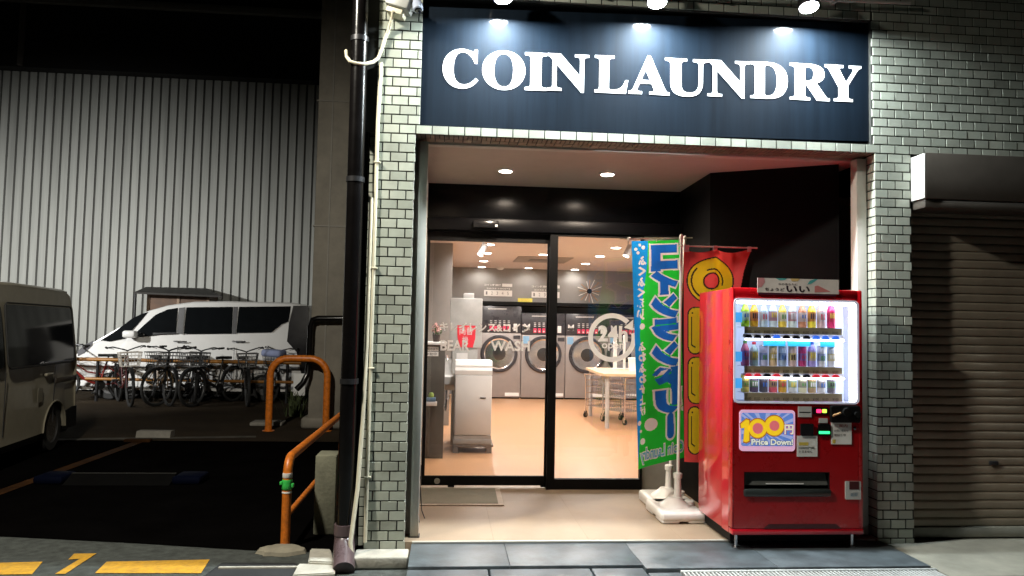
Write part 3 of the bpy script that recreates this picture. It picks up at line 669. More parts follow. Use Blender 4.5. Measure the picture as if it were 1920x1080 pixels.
def stand(c, lab, top):
    t = thing('flag_stand', lab, 'flag', (c.x, c.y, .062), 'advertising flags on white tank bases')
    g = mound(Vector((c.x-.03, c.y-.02, 0)), .36, .50, G()); b = ob('base', g, WPLASTIC, t)
    g = G(); g.lathe([(.04, .155), (.042, .185), (.03, .192), (.001, .192)], (c.x+.09, c.y-.02, 0), n=20); ob('filler_cap', g, WPLASTIC, b)
    g = G(); g.lathe([(.034, .205), (.03, .25), (.026, .36), (.034, .362), (.036, .40), (.03, .405), (.016, .41)], (c.x, c.y, 0), n=22); ob('collar', g, WPLASTIC, b)
    g = G(); g.tube([(c.x, c.y, .2), c.lerp(top, .5), top], .0125, 10); g.lathe([(.016, -.02), (.018, .0), (.012, .015), (.001, .02)], top, n=14); ob('pole', g, WPLASTIC, t)
    return t
p1 = PZ(1272, 935, Y1-.02); p1.z = .06; top1 = PZ(1277.5, 443, Y1+.02)
t2 = stand(Vector((p1.x, Y1, .06)), 'red flag with yellow OPEN balloon letters on a white tank base', top1)
p2 = PZ(1254, 915, Y2); top2 = PZ(1284, 446, Y2)
t1 = stand(Vector((p2.x, Y2, .06)), 'green and blue flag with mirrored kana lettering on a white tank base', top2)
GRN, SKY_, WHT, BLU, LBL = range(5)
im = Print(120, 500, GRN)
im.poly([(1.01, -.01), (.66, -.01), (.69, .12), (.80, .27), (.87, .42), (.80, .55), (.81, .66), (.90, .8), (.965, .92), (1.01, 1.01)], SKY_)
rows = [('コ', 460, 508), ('イ', 512, 555), ('ン', 558, 602), ('ラ', 606, 648), ('ン', 652, 697), ('ド', 700, 741), ('リ', 745, 788)]
for lay in (0, 1):
    for ch, v0, v1 in rows:
        b1, b0 = (v0-450)/432, (v1-450)/432; a0, a1 = (.10, .58) if ch != 'リ' else (.08, .54)
        im.text(ch, a0, a1, b0, b1, *((WHT, .165, .075, .012) if lay == 0 else (BLU, .10, .03, .005)))
    im.poly([(.28+x*.105*(1, .66)[lay], .842+y*.030*(1, .66)[lay]+(.038 if y > 0 else -.038 if y < 0 else 0)) for x, y in disc2(0, 0, 1, 20)], (WHT, BLU)[lay])
for i, ch in enumerate('ふくふく洗い'): v = 479+i*20.5; im.text(ch, .70+.012*i, .88+.012*i, (v+18-450)/432, (v-450)/432, WHT, .06)
for i, ch in enumerate('ふわふわ仕上げ'): v = 644+i*20.5; im.text(ch, .72+.008*i*(i > 3), .91, (v+18-450)/432, (v-450)/432, WHT, .06)
for x, v, r in ((1222, 805, 12), (1205, 833, 6), (1198, 797, 4.5), (1201, 813, 3), (1206, 615, 6), (1208, 600, 2.5), (1281, 785, 5), (1192, 466, 3), (1199, 458, 3), (1206, 463, 3.5), (1196, 473, 3)):
    xr = 1275+8*(v-450)/408; im.poly(disc2((xr-x)/90., (v-450)/432, r/90., 18, r/432.), WHT)
im.text('Coin Laundry', .02, .93, .985, .92, WHT, .08, .02, .006); im.text('Coin Laundry', .02, .93, .985, .92, LBL, .02)
fl = ob('flag', im.mesh(S1), [FG, FSK, FW, FB, FLB], t1, 70)
g = G(); e0, e1 = PZ(1180, 448, .70), PZ(1298, 446, Y2+.04); g.tube([e0, e1], .006, 8); g.lathe([(.001, -.012), (.014, -.01), (.014, .012), (.001, .014)], e0, e0-e1, 12)
for a in (.03, .5, .96): p = S1(a, 0, 0); q = e0.lerp(e1, 0.0+(.80-.78*a)); g.tube([p, p+Vector((0, 0, .012)), Vector((p.x, p.y, e0.z+.004))], .005, 6)
ob('arm', g, WPLASTIC, t1)
T2 = lambda x, v: ((x-1282)/126., (v-468)/398.)
S2 = surf(PZ(1282, 468, Y1), PZ(1408, 468, Y1-.04), PZ(1283, 866, Y1), PZ(1398, 870, Y1-.04), lambda a, b: .018*math.sin(7*a+1.5*b)*min(1, 3*a)+.03*math.exp(-((a-.45)/.08)**2)*(1-b)-.015*math.exp(-((a-.75)/.08)**2)*(1-.6*b))
im = Print(130, 420, 0)
def stroke(pts, r, ci):
    for p, q in zip(pts, pts[1:]): im.poly([T2(*c) for c in capsule(p, q, r, 7)], ci)
im.poly([T2(*p) for p in disc2(1333, 526, 46, 40, 45)], 1); im.poly([T2(*p) for p in disc2(1333, 526, 43.5, 40, 42.5)], 2)
im.poly([T2(*p) for p in disc2(1334, 527, 16.5, 28)], 1); im.poly([T2(*p) for p in disc2(1334, 527, 13.5, 28)], 0)
for ss in ([[(1303, 590), (1303, 652)], [(1303, 590), (1345, 590), (1364, 603), (1364, 616), (1345, 628), (1303, 628)]], [[(1303, 684), (1303, 744)], [(1303, 684), (1362, 684)], [(1303, 714), (1355, 714)], [(1303, 744), (1362, 744)]], [[(1303, 776), (1303, 838)], [(1303, 776), (1362, 838)], [(1362, 776), (1362, 838)]]):
    for r, ci in ((14.2, 1), (11.8, 2)):
        for q in ss: stroke(q, r, ci)
for y0, y1 in ((596, 648), (690, 738), (782, 832)): stroke([(1296.5, y0), (1296.5, y1), (1303, y1+4)], 1.3, 1); im.poly([T2(*p) for p in disc2(1298, y0-8, 1.8, 10)], 1)
stroke([(1333+37*math.cos(R(a)), 526+36*math.sin(R(a))) for a in range(125, 226, 14)], 1.5, 1); stroke([(1334+23*math.cos(R(a)), 527+23*math.sin(R(a))) for a in range(-110, 21, 16)], 1.5, 1)
edge = [(1, 0), (.955, .04), (.90, .10), (.86, .18), (.85, .4), (.87, 1)]
def width(b):
    for (a0, b0), (a1, b1) in zip(edge, edge[1:]):
        if b0 <= b <= b1: return a0+(a1-a0)*(b-b0)/(b1-b0)
    return .87
sag = lambda a, b: b+.014*(1-b)**9*abs(math.sin(6.6*a))
fl = ob('flag', im.mesh(lambda a, b, d: S2(a, sag(a, b), d), lambda a, b: a <= width(b)), [FR, FK, FYL], t2, 70)
g = G(); e0, e1 = PZ(1272, 461, Y1+.01), PZ(1420, 465, Y1-.06); g.tube([e0, e1], .0065, 8)
for a in (.03, .46, .97): p = S2(a, .0, 0); q = e0.lerp(e1, .09+.83*a); g.box(min(p.x, q.x)-.012, max(p.x, q.x)+.012, q.y-.009, q.y+.009, p.z-.02, q.z+.009)
ob('arm', g, WPLASTIC, t2)

# ================================================================== VENDING MACHINE
VY = -.2; VX0, VX1, VZ0, VZ1 = 2.262, 3.212, .150, 1.868
wa, wb = at(1377, 559, 'y', VY), at(1609, 757, 'y', VY); WX0, WX1, WZ0, WZ1 = wa.x, wb.x, wb.z, wa.z-.004
fv = FY(VY)
t = vm = thing('vending_machine', 'red drinks vending machine with a lit display window beside the right brick pillar', 'vending machine', ((VX0+VX1)/2, .15, .05))
g = G()
g.box(VX0, VX1, VY+.20, .51, VZ0, VZ1, .012); g.box(VX0, WX0-.004, VY+.075, VY+.199, VZ0, VZ1); g.box(WX1+.004, VX1, VY+.075, VY+.199, VZ0, VZ1)
g.box(WX0-.004, WX1+.004, VY+.075, VY+.199, WZ1+.004, VZ1); g.box(WX0-.004, WX1+.004, VY+.075, VY+.199, VZ0, WZ0-.004)
ob('cabinet', g, RED, t)
g = G(); D0, D1 = 0, -.072   # door shell
for x0, x1, z0, z1 in ((VX0-.004, WX0, VZ0+.045, VZ1+.004), (WX1, VX1+.004, VZ0+.045, VZ1+.004), (WX0, WX1, WZ1, VZ1+.004)): g.box(x0, x1, VY, VY+.072, z0, z1, .008)
sx0, sx1, sz0, sz1 = at(1395, 930, 'y', VY).x, at(1556, 930, 'y', VY).x, at(1475, 930, 'y', VY).z, at(1475, 885, 'y', VY).z
for x0, x1, z0, z1 in ((WX0, sx0, VZ0+.045, WZ0), (sx1, WX1, VZ0+.045, WZ0), (sx0, sx1, sz1, WZ0), (sx0, sx1, VZ0+.045, sz0)): g.box(x0, x1, VY+.0004, VY+.072, z0, z1)
ob('door', g, mat('red_door', (.38, .002, .005), .28, var=.06, coat=.3), t)
g = G(); g.box(VX0-.002, VX1+.002, VY-.006, VY+.07, VZ0, VZ0+.04, .008); ob('bottom_rail', g, RED, t)
g = G(); g.prism([(VX0+.22, VZ0+.042), (VX1-.16, VZ0+.042), (VX1-.20, VZ0+.075), (VX0+.26, VZ0+.075)], fv, .001, .004); ob('kick_recess', g, mat('dark_red', (.06, .002, .004), .4), t)
for x in (VX0+.05, VX1-.05):
    for y in (VY+.06, .45):
        zf = .049 if y < 0 else .061
        g = G(); g.lathe([(.03, 0), (.032, .008), (.012, .012), (.011, VZ0-zf)], (x, y, zf), n=14); ob('leg', g, STEEL, t)
g = G(); g.box(VX0+.03, VX1-.03, VY+.12, .49, .075, VZ0-.003); ob('under_shade_box', g, BLACKM, t)  # black box added to stand for the shade under the cabinet
# display window
DISPW = mat('display_back', (.50, .55, .70), .5, emit=(.60, .72, 1), es=.55); DISPB = mat('display_blue', (.06, .35, .75), .4, emit=(.08, .45, 1), es=.7)
TUBE = mat('display_tube', (.9, .9, .9), .5, emit=(.86, .90, 1), es=12)
win = t
g = G(); g.box(WX0+.002, WX1-.002, VY+.19, VY+.198, WZ0, WZ1); ob('display_back', g, DISPW, t, smooth=0)
g = G(); g.box(WX0-.003, WX0+.002, VY+.02, VY+.189, WZ0, WZ1); g.box(WX1-.002, WX1+.003, VY+.02, VY+.189, WZ0, WZ1); g.box(WX0+.002, WX1-.002, VY+.02, VY+.189, WZ1-.004, WZ1); g.box(WX0+.002, WX1-.002, VY+.02, VY+.189, WZ0, WZ0+.004)
ob('display_lining', g, mat('lining_white', (.55, .57, .66), .35), t, smooth=0)
r_o = rrect(WX0-.006, WX1+.006, WZ0-.004, WZ1+.006, .035, 6); r_i = rrect(WX0+.006, WX1-.010, WZ0+.008, WZ1-.006, .03, 6)
g = G(); g.rings([[fv(a, b, d) for a, b in r] for r, d in ((r_o, .001), (r_o, .007), (r_i, .007), (r_i, -.01))], (False, False)); ob('window_frame', g, mat('bezel_white', (.75, .75, .82), .3, emit=(.75, .78, 1), es=.22), t)
g = G(); g.box(WX0+.004, WX1-.006, VY+.004, VY+.008, WZ0+.006, WZ1-.004); ob('window_glass', g, glass('display_glass', refl=.5), t, smooth=0)
g = G(); g.cyl((WX1-.030, VY+.03, WZ0+.01), (WX1-.030, VY+.03, WZ1-.01), .016); ob('light_tube', g, TUBE, t)
g = G(); g.cyl((WX0+.03, VY+.03, WZ1-.022), (WX1-.06, VY+.03, WZ1-.022), .010); ob('light_tube', g, TUBE, t)
for vt_ in (637, 709):
    g = G(); zz = at(1490, vt_, 'y', VY).z; g.cyl((WX0+.09, VY+.022, zz-.002), (WX1-.09, VY+.022, zz-.002), .006); ob('light_tube', g, TUBE, t)
def dz(v): return at(1490, v, 'y', VY).z
def dx(u): return at(u, 650, 'y', VY).x
SHELF = mat('price_strip', (.58, .50, .31), .5); SLEDGE = mat('shelf_white', (.82, .82, .85), .4)
cols = [[(.35, .62, .02), (.85, .36, .02), (.42, .56, .80), (.52, .62, .85), (.85, .48, .06), (.55, .70, .80), (.48, .20, .10), (.78, .55, .04), (.55, .40, .42), (.62, .03, .14)],
        [(.55, .12, .25), (.38, .55, .60), (.45, .45, .62), (.62, .45, .26), (.38, .48, .66), (.58, .42, .38), (.45, .04, .16), (.36, .30, .65), (.62, .62, .68), (.60, .60, .70)],
        [(.66, .55, .12), (.10, .07, .13), (.07, .07, .09), (.68, .10, .14), (.55, .33, .04), (.62, .66, .80), (.66, .62, .42), (.38, .26, .14), (.74, .72, .72), (.15, .13, .16)]]
cn = [['lime green', 'orange', 'clear blue capped', 'clear water', 'amber', 'white and sky blue', 'brown and coral', 'yellow', 'dusty pink', 'crimson'],
      ['plum pink', 'teal grey', 'lavender grey', 'tan and orange', 'blue grey', 'pinkish tan', 'magenta and black', 'violet and white', 'pale grey', 'pale silver'],
      ['yellow', 'dark purple', 'charcoal with white squares', 'red and white', 'gold brown', 'white, blue and pink', 'cream', 'coffee brown', 'white', 'dark grey']]
us = [1406, 1423, 1441, 1459, 1477, 1496, 1515, 1533, 1551, 1570]
rows = [(614, 566, 634), (688, 640, 705), (738, 704, 757)]
WAVE_D = [mat('button_dark', (.02, .02, .035), .3), mat('button_blue', (.03, .12, .6), .3, emit=(.05, .2, 1), es=.8), mat('button_red', (.6, .02, .04), .3, emit=(1, .05, .08), es=.5), mat('button_violet', (.3, .12, .5), .3, emit=(.5, .2, .9), es=.4)]
btn = [[0, 0, 0, 1, 0, 0, 0, 1, 1, 1], [2, 2, 0, 2, 0, 0, 0, 2, 2, 2], [0, 0, 0, 3, 0, 0, 0, 3, 3, 3]]
ACC = [mat('acc_white', (.78, .78, .80), .4), mat('acc_blue', (.04, .16, .55), .4), mat('acc_dark', (.05, .03, .05), .4), mat('acc_red', (.65, .04, .08), .4), mat('acc_yellow', (.78, .62, .08), .4), mat('acc_green', (.10, .35, .08), .4)]
capc = [5, 3, 1, 0, 4, 1, 3, 1, 0, 3]
for r, (vb, vt, vn) in enumerate(rows):
    zb = dz(vb); zs1 = zb-.004; zs0 = dz(vb+(10 if r < 2 else 12)); zn = dz(vn)+.004
    sx_, ex_ = dx(1399), dx(1583)
    sh = G(); sh.box(sx_, ex_, VY+.035, VY+.165, zs1, zb-.0005, .001); sh = ob('shelf', sh, SLEDGE, vm)
    g = G(); g.box(sx_, ex_, VY+.030, VY+.034, zs0-.012, zs1+.004); st = ob('price_strip', g, SHELF, sh, smooth=0)
    g = G()
    for u in us: x = dx(u); write(g, '¥100', FY(VY+.030), x-.022, x+.022, zs0-.006, zs0+.014, d=.001)
    ob('price', g, mat('price_ink', (.12, .10, .05), .5), st, smooth=0)
    gs = [G() for _ in WAVE_D]; gwv = G()
    for i, u in enumerate(us):
        x = dx(u); zc_ = (zs0-.012+zn)/2-.008
        gs[btn[r][i]].prism([(x-.026, zc_-.012), (x+.026, zc_-.012), (x+.024, zc_+.0), (x+.012, zc_+.012), (x-.012, zc_+.012), (x-.024, zc_)], FY(VY+.028), 0, .012)
    gwv.prism([(sx_-.01, zn-.006), (ex_+.015, zn-.006), (ex_+.015, zs0-.014), (sx_-.01, zs0-.014)], FY(VY+.034), 0, .004)
    wv = ob('button_rail', gwv, SLEDGE, sh, smooth=0)
    for gg, m in zip(gs, WAVE_D):
        if gg.v: ob('select_button', gg, m, wv)
    g = G(); g.box(WX0+.004, dx(1396), VY+.045, VY+.05, zb+.03, zb+.10); ob('blue_card', g, DISPB, sh, smooth=0)
    if r == 1:
        for u0, u1 in ((1437, 1479), (1483, 1526), (1545, 1572)):
            g = G(); g.box(dx(u0), dx(u1), VY+.05, VY+.054, zb+.145, zb+.19); ob('blue_card', g, mat('card_cyan', (.03, .42, .70), .4, emit=(.05, .6, 1), es=.5), sh, smooth=0)
    H = (dz(vt)-zb)*1.06
    for i, u in enumerate(us):
        x = dx(u); y = VY+.085; c = (x, y, zb)
        can = r == 2 or (r == 1 and i not in (0, 1, 7))
        g = G(); rr = .0295 if can else .030; h = H*(.80 if can and r == 1 else 1.0 if r == 2 else random.uniform(.9, 1.0))
        if r == 0 and i in (8, 9): h = H*1.0
        if can: pr = [(.001, 0, 0), (rr*.85, .001, 0), (rr, .008, 0), (rr, h*.28, 0), (rr, h*.62, 1), (rr, h-.01, 0), (rr*.86, h-.002, 3), (.001, h-.003, 3)]
        else: pr = [(.001, 0, 0), (rr*.9, .001, 0), (rr, .01, 0), (rr, h*.24, 0), (rr, h*.60, 1), (rr*.96, h*.66, 0), (rr*.55, h*.84, 0), (.013, h*.88, 0), (.014, h*.885, 2), (.014, h-.002, 2), (.001, h, 2)]
        n = 18; cc = Vector(c); rings = [[cc+Vector((q*math.cos(2*PI*k/n), q*math.sin(2*PI*k/n), hh)) for k in range(n)] for q, hh, _ in pr]
        for j in range(len(rings)-1): g.k = pr[j+1][2] if pr[j+1][2] != 1 else 1; g.rings([rings[j], rings[j+1]], (False, False))
        # a printed mark on the front of the label
        g.k = 4; zc_ = h*.45
        for a0 in ((-30, 0, 30) if i % 2 else (-18, 18)):
            aa = [R(-90+a0+s) for s in (-9, 9)]; b0, b1 = zc_-h*.08*(1+(i % 3)*.4), zc_+h*.07*(1+(i % 2)*.5)
            g.add([cc+Vector(((rr+.0006)*math.cos(q), (rr+.0006)*math.sin(q), z)) for q, z in ((aa[0], b0), (aa[1], b0), (aa[1], b1), (aa[0], b1))], [(0, 1, 2, 3)])
        base = tuple(min(.9, c*1.35+.02) for c in cols[r][i]); mb = mat('drink_color', base, .25, var=.05); ml = mat('drink_label', tuple(min(.85, .35*q+.45*p) for q, p in zip(base, (ACC[(i*3+r) % 6].node_tree.nodes['Mix'].inputs['B'].default_value[:3]))), .4, var=.05)
        nm = 'can' if can else 'bottle'
        o = ob('drink_'+nm, g, [mb, ml, ACC[capc[i]], STEEL, ACC[(i+r*2+1) % 6]])
        wh = ('first', 'second', 'third', 'fourth', 'fifth', 'sixth', 'seventh', 'eighth', 'ninth', 'tenth')[i]
        tag(o, f"{cn[r][i]} drink {nm}, {wh} from the left on the {('top', 'middle', 'bottom')[r]} vending machine shelf", 'drink '+nm, 'drinks shown in the vending machine')
# lit price poster
pa, pb = at(1386, 768, 'y', VY), at(1490, 846, 'y', VY)
POST = lambda n, c, e=.55: mat(n, c, .45, emit=c, es=e)
g = G(); g.prism(rrect(pa.x, pb.x, pb.z, pa.z, .025), fv, .001, .006); pp = ob('price_poster', g, POST('poster_pink', (.80, .45, .66)), vm)
g = G(); g.prism(rrect(pa.x+.012, pb.x-.012, pb.z+.035, pa.z-.02, .015), fv, .006, .0065); ob('poster_field', g, POST('poster_blue', (.12, .24, .66)), pp, smooth=0)
g = G(); cx, cz = (pa.x+pb.x)/2-.02, (pa.z+pb.z)/2
for k in range(18):
    a0, a1 = R(k*20), R(k*20+8); pt = []
    for a, r in ((a0, .04), (a0, .19), (a1, .19), (a1, .04)):
        pt.append((min(max(cx+r*1.3*math.cos(a), pa.x+.014), pb.x-.014), min(max(cz+r*math.sin(a), pb.z+.037), pa.z-.022)))
    g.poly([fv(a, b, .0068) for a, b in pt])
ob('poster_rays', g, POST('poster_pale', (.38, .45, .80)), pp, smooth=0)
def pz(u, v): p = at(u, v, 'y', VY); return p.x, p.z
def ringp(g, u, v, ro, ri, d):
    x, z = pz(u, v)
    n = 32; O = [fv(x+ro*math.cos(2*PI*i/n), z+ro*math.sin(2*PI*i/n), d) for i in range(n)]
    if ri: I = [fv(x+ri*math.cos(2*PI*i/n), z+ri*math.sin(2*PI*i/n), d) for i in range(n)]; g.rings([O, I], (False, False))
    else: g.poly(O)
one = [(1388, 795), (1398, 786), (1404, 788), (1404, 826), (1398, 829), (1393, 827), (1395, 802), (1389, 803)]
g = G(); gy_ = G(); gp_ = G()
ringp(g, 1420, 803, .073, 0, .0072); ringp(g, 1451, 798, .077, 0, .0074); cxo = sum(p[0] for p in one)/8; cyo = sum(p[1] for p in one)/8
g.poly([fv(*pz(cxo+(u-cxo)*1.28, cyo+(v-cyo)*1.12), .0071) for u, v in one])
ringp(gy_, 1420, 803, .065, 0, .0078); ringp(gy_, 1451, 798, .069, 0, .0080); gy_.poly([fv(*pz(u, v), .0078) for u, v in one])
ringp(gp_, 1420, 803, .038, 0, .0084); gp2_ = G(); ringp(gp2_, 1451, 798, .036, 0, .0086)
ob('digit_shadow', g, POST('poster_brown', (.42, .16, .03)), pp, smooth=0); ob('digits', gy_, POST('poster_yellow', (.85, .55, .015), .7), pp, smooth=0); PRM = POST('poster_rose', (.72, .16, .18)); ob('digit_centre', gp_, PRM, pp, smooth=0); ob('digit_centre', gp2_, PRM, pp, smooth=0)
g = G(); (ax0, az0), (ax1, az1) = pz(1470, 814), pz(1487, 796); write(g, '円', fv, ax0-.003, ax1+.003, az0-.003, az1+.003, d=.0072, bold=.08); ob('yen_shadow', g, POST('poster_plum', (.5, .08, .2)), pp, smooth=0)
g = G(); write(g, '円', fv, ax0, ax1, az0, az1, d=.008, bold=.03); (ax0, az0), (ax1, az1) = pz(1408, 834), pz(1486, 823); write(g, 'Price Down!', fv, ax0, ax1, az0, az1, d=.008, bold=.035); ob('white_lettering', g, POST('poster_white', (.82, .85, .70)), pp, smooth=0)
g = G(); write(g, 'Price Down!', fv, ax0-.004, ax1+.004, az0-.004, az1+.004, d=.0074, bold=.09); ob('lettering_shadow', g, POST('poster_navy', (.05, .07, .25)), pp, smooth=0)
# coin panel and stickers
def plate(nm, u0, v0, u1, v1, m, d0=.001, d1=.006, r=0, p=None):
    x0, z1 = pz(u0, v0); x1, z0 = pz(u1, v1); g = G(); g.prism(rrect(x0, x1, z0, z1, r) if r else [(x0, z0), (x1, z0), (x1, z1), (x0, z1)], fv, d0, d1); return ob(nm, g, m, p or vm, smooth=30)
def ink(p, m, *rows_, d=.0075):
    g = G()
    for txt, u0, v0, u1, v1 in rows_: (x0, z1), (x1, z0) = pz(u0, v0), pz(u1, v1); write(g, txt, fv, x0, x1, z0, z1, d=d, bold=.01)
    return ob('lettering', g, m, p, smooth=0)
GSTK = mat('sticker_grey', (.6, .61, .6), .5); PAPER = mat('sticker_paper', (.80, .81, .78), .6); YS = mat('sticker_yellow', (.7, .55, .1), .5)
p = plate('instruction_plate', 1496, 762, 1521, 782, GSTK); g = G(); (x0, z1), (x1, z0) = pz(1498, 772), pz(1519, 774); g.prism([(x0, z0), (x1, z0), (x1, z1), (x0, z1)], fv, .006, .007); ob('slot', g, INK, p, smooth=0)
plate('coin_display', 1524, 763, 1552, 777, BLACKM); plate('signal_lamp', 1530, 767, 1539, 774, mat('lamp_red', (.8, .02, .1), .4, emit=(1, .03, .15), es=2.2), .006, .009, .006); plate('signal_lamp', 1541, 767, 1549, 774, mat('lamp_lime', (.5, .7, .05), .4, emit=(.6, 1, .1), es=1.6), .006, .009, .006)
p = plate('coin_unit', 1555, 760, 1609, 792, BLACKM, .001, .03, .012)
g = G(); x, z = pz(1583, 772); g.lathe([(.034, .03), (.03, .045), (.001, .046)], (x, VY, z), (0, -1, 0), 20); x, z = pz(1602, 776); g.lathe([(.02, .03), (.022, .05), (.001, .052)], (x, VY, z), (0, -1, 0), 20); ob('coin_slot', g, mat('gloss_black', (.01, .01, .01), .12), p)
(x0, z0), (x1, z1) = pz(1557, 779), pz(1572, 773); g = G(); g.cyl((x0, VY-.033, z0), (x1, VY-.033, z1), .007); ob('return_lever', g, mat('lever_brass', (.55, .32, .14), .3, .6), p)
g = G(); x, z = pz(1602, 803); g.lathe([(.011, 0), (.011, .008), (.001, .009)], (x, VY, z), (0, -1, 0), 16); ob('door_lock', g, CHROME, vm)
plate('note_reader', 1500, 794, 1524, 817, mat('reader_black', (.012, .012, .014), .25), .001, .014, .008); plate('label', 1535, 784, 1551, 793, GSTK)
plate('note_slot', 1533, 795, 1556, 817, BLACKM, .001, .012, .008); plate('slot_light', 1534, 808, 1554, 813, mat('slot_green', (.02, .5, .12), .4, emit=(.03, 1, .22), es=2.4), .012, .015, .004)
p = plate('sticker', 1494, 817, 1532, 856, PAPER); ink(p, INK, ('10000円札', 1497, 837, 1528, 842), ('使えません', 1497, 844, 1522, 849)); plate('sticker_band', 1497, 829, 1515, 835, YS, .006, .007, 0, p)
p = plate('sticker', 1558, 792, 1596, 833, PAPER); ink(p, mat('red_ink', (.45, .08, .06), .5), ('ご案内', 1564, 795, 1588, 801)); ink(p, mat('grey_ink2', (.16, .16, .16), .5), ('お問い合わせ', 1563, 805, 1590, 810), ('電話番号', 1563, 813, 1585, 818))
plate('sticker_band', 1560, 824, 1566, 831, YS, .006, .007, 0, p)
p = plate('return_cup', 1584, 902, 1613, 936, mat('cup_white', (.48, .50, .48), .4), .001, .01, .006); plate('cup_opening', 1591, 902, 1609, 917, mat('cup_dark', (.05, .004, .006), .5), .010, .012, 0, p)
ink(p, mat('blue_ink', (.10, .22, .30), .5), ('返却', 1593, 923, 1606, 930), d=.0115)
# delivery slot
g = G(); g.box(sx0+.001, sx1-.001, VY+.068, VY+.073, sz0, sz1); g.box(sx0, sx0+.006, VY+.001, VY+.067, sz0, sz1); g.box(sx1-.006, sx1, VY+.001, VY+.067, sz0, sz1); g.box(sx0+.006, sx1-.006, VY+.001, VY+.067, sz1-.006, sz1); sl = ob('delivery_slot', g, BLACKM, vm, smooth=0)
zm = sz0+(sz1-sz0)*.44
g = G(); g.prism([(VY+.012, zm), (VY+.05, sz1-.01), (VY+.056, sz1-.01), (VY+.018, zm)], lambda p, q, d: Vector((d, p, q)), sx0+.01, sx1-.01); ob('flap', g, mat('flap_grey', (.085, .09, .085), .3), sl)
g = G(); g.box(sx0-.004, sx1+.004, VY-.018, VY+.05, sz0-.004, zm-.025, .012); ob('slot_lip', g, mat('lip_black', (.022, .026, .024), .3), sl)
g = G(); (x0, z1), (x1, z0) = pz(1437, 905), pz(1508, 909); g.prism([(x0, zm+.006), (x1, zm+.006), (x1, zm+.014), (x0, zm+.014)], FY(VY+.0115), 0, .003); ob('flap_label', g, DECAL, sl, smooth=0)
# header card
ha = [pz(1421, 521), pz(1571, 523), pz(1568, 558), pz(1419, 552)]
f = FY(VY-.012); t = thing('header_card', 'pastel paper sign with kana lettering clipped to the top front of the vending machine', 'sign', ((ha[0][0]+ha[1][0])/2, VY, ha[3][1]))
hx0, hx1, hz0, hz1 = ha[3][0], ha[1][0], ha[3][1], ha[0][1]
hf = lambda a, b, d: Vector((hx0+(hx1-hx0)*a, VY-.012-.03*(1-b)*0-d, hz0+(hz1-hz0)*b))
HC = mat('card_cream', (.86, .79, .74), .55)
g = G(); g.prism([(0, .12), (1, .12), (1, 1), (0, 1)], hf, -.003, 0); ob('card', g, HC, t, smooth=0)
g = G(); g.prism([(0.01, 0), (.97, 0), (.97, .115), (.01, .115)], hf, -.01, -.002); ob('clip_strip', g, mat('strip_plum', (.09, .02, .04), .4), t)
for nm, c_, pts in (('pink_shape', (.75, .32, .34), [(.0, .4), (.05, .45), (.09, .75), (.08, .999), (0, .999)]), ('teal_shape', (.12, .50, .50), [(.22, .999), (.27, .88), (.33, .90), (.36, .999)]), ('yellow_shape', (.78, .55, .22), [(.40, .999), (.42, .84), (.49, .84), (.52, .999)]), ('teal_shape', (.12, .50, .50), [(.61, .66), (.66, .72), (.74, .999), (.70, .999), (.64, .90)]), ('rose_triangle', (.72, .25, .24), [(.70, .58), (.74, .62), (.90, .26), (.70, .20)])):
    g = G(); g.poly([hf(a, b, .001) for a, b in pts]); ob(nm, g, mat(nm+'_paint', c_, .55), t, smooth=0)
g = G(); write(g, '今のあなたに', hf, .25, .49, .58, .72, d=.0012, bold=.01); write(g, 'ちょうど', hf, .09, .33, .22, .42, d=.0012, bold=.02); write(g, 'いい', hf, .35, .64, .18, .56, d=.0012, bold=.03); ob('lettering', g, mat('card_ink', (.03, .012, .02), .5), t, smooth=0)

# ================================================================== SHUTTER ON THE RIGHT
SHM = mat('shutter_brown', (.22, .19, .145), .5, var=.2, vscale=4, bump=.04)
t = thing('roller_shutter', 'closed brown roller shutter of narrow horizontal slats right of the brick pillar', 'shutter', (5.2, .17, .03))
g = G(); z = .12; pitch = .0655; prof = []
while z < 2.60:
    prof += [(.134, z), (.124, z+.005), (.120, z+.025), (.122, z+.050), (.129, z+.060)]; z += pitch
n = len(prof); vs = [(x, y, zz) for x in (3.722, 6.6) for y, zz in prof]; g.add(vs, [(i, i+1, i+1+n, i+n) for i in range(n-1)]); ob('slat_curtain', g, SHM, t, 25)
g = G(); g.box(3.722, 6.6, .105, .145, .04, .118, .006); ob('bottom_bar', g, mat('bar_grey', (.20, .20, .17), .4), t)
hp = at(1862, 868, 'y', .12); g = G(); g.box(hp.x-.036, hp.x+.036, .104, .122, hp.z-.016, hp.z+.016, .008); ob('handle', g, INK, t)
t = thing('shutter_box', 'brown metal shutter housing box with a pale lit end under the tiled wall', 'shutter box', (5.2, 0, 2.57))
g = G(); g.box(3.736, 6.6, -.16, .3, 2.565, 2.906, .006); g.box(3.74, 6.6, -.14, .115, 2.50, 2.565, .01); ob('housing', g, mat('box_brown', (.05, .042, .034), .45, var=.15), t)
g = G(); g.box(3.724, 3.736, -.158, .10, 2.568, 2.90, .002)
for y, z in ((-.14, 2.60), (-.14, 2.875), (.05, 2.875)): g.cyl((3.722, y, z), (3.724, y, z), .008)
ob('end_cap', g, mat('cap_white', (.62, .62, .58), .4), t)

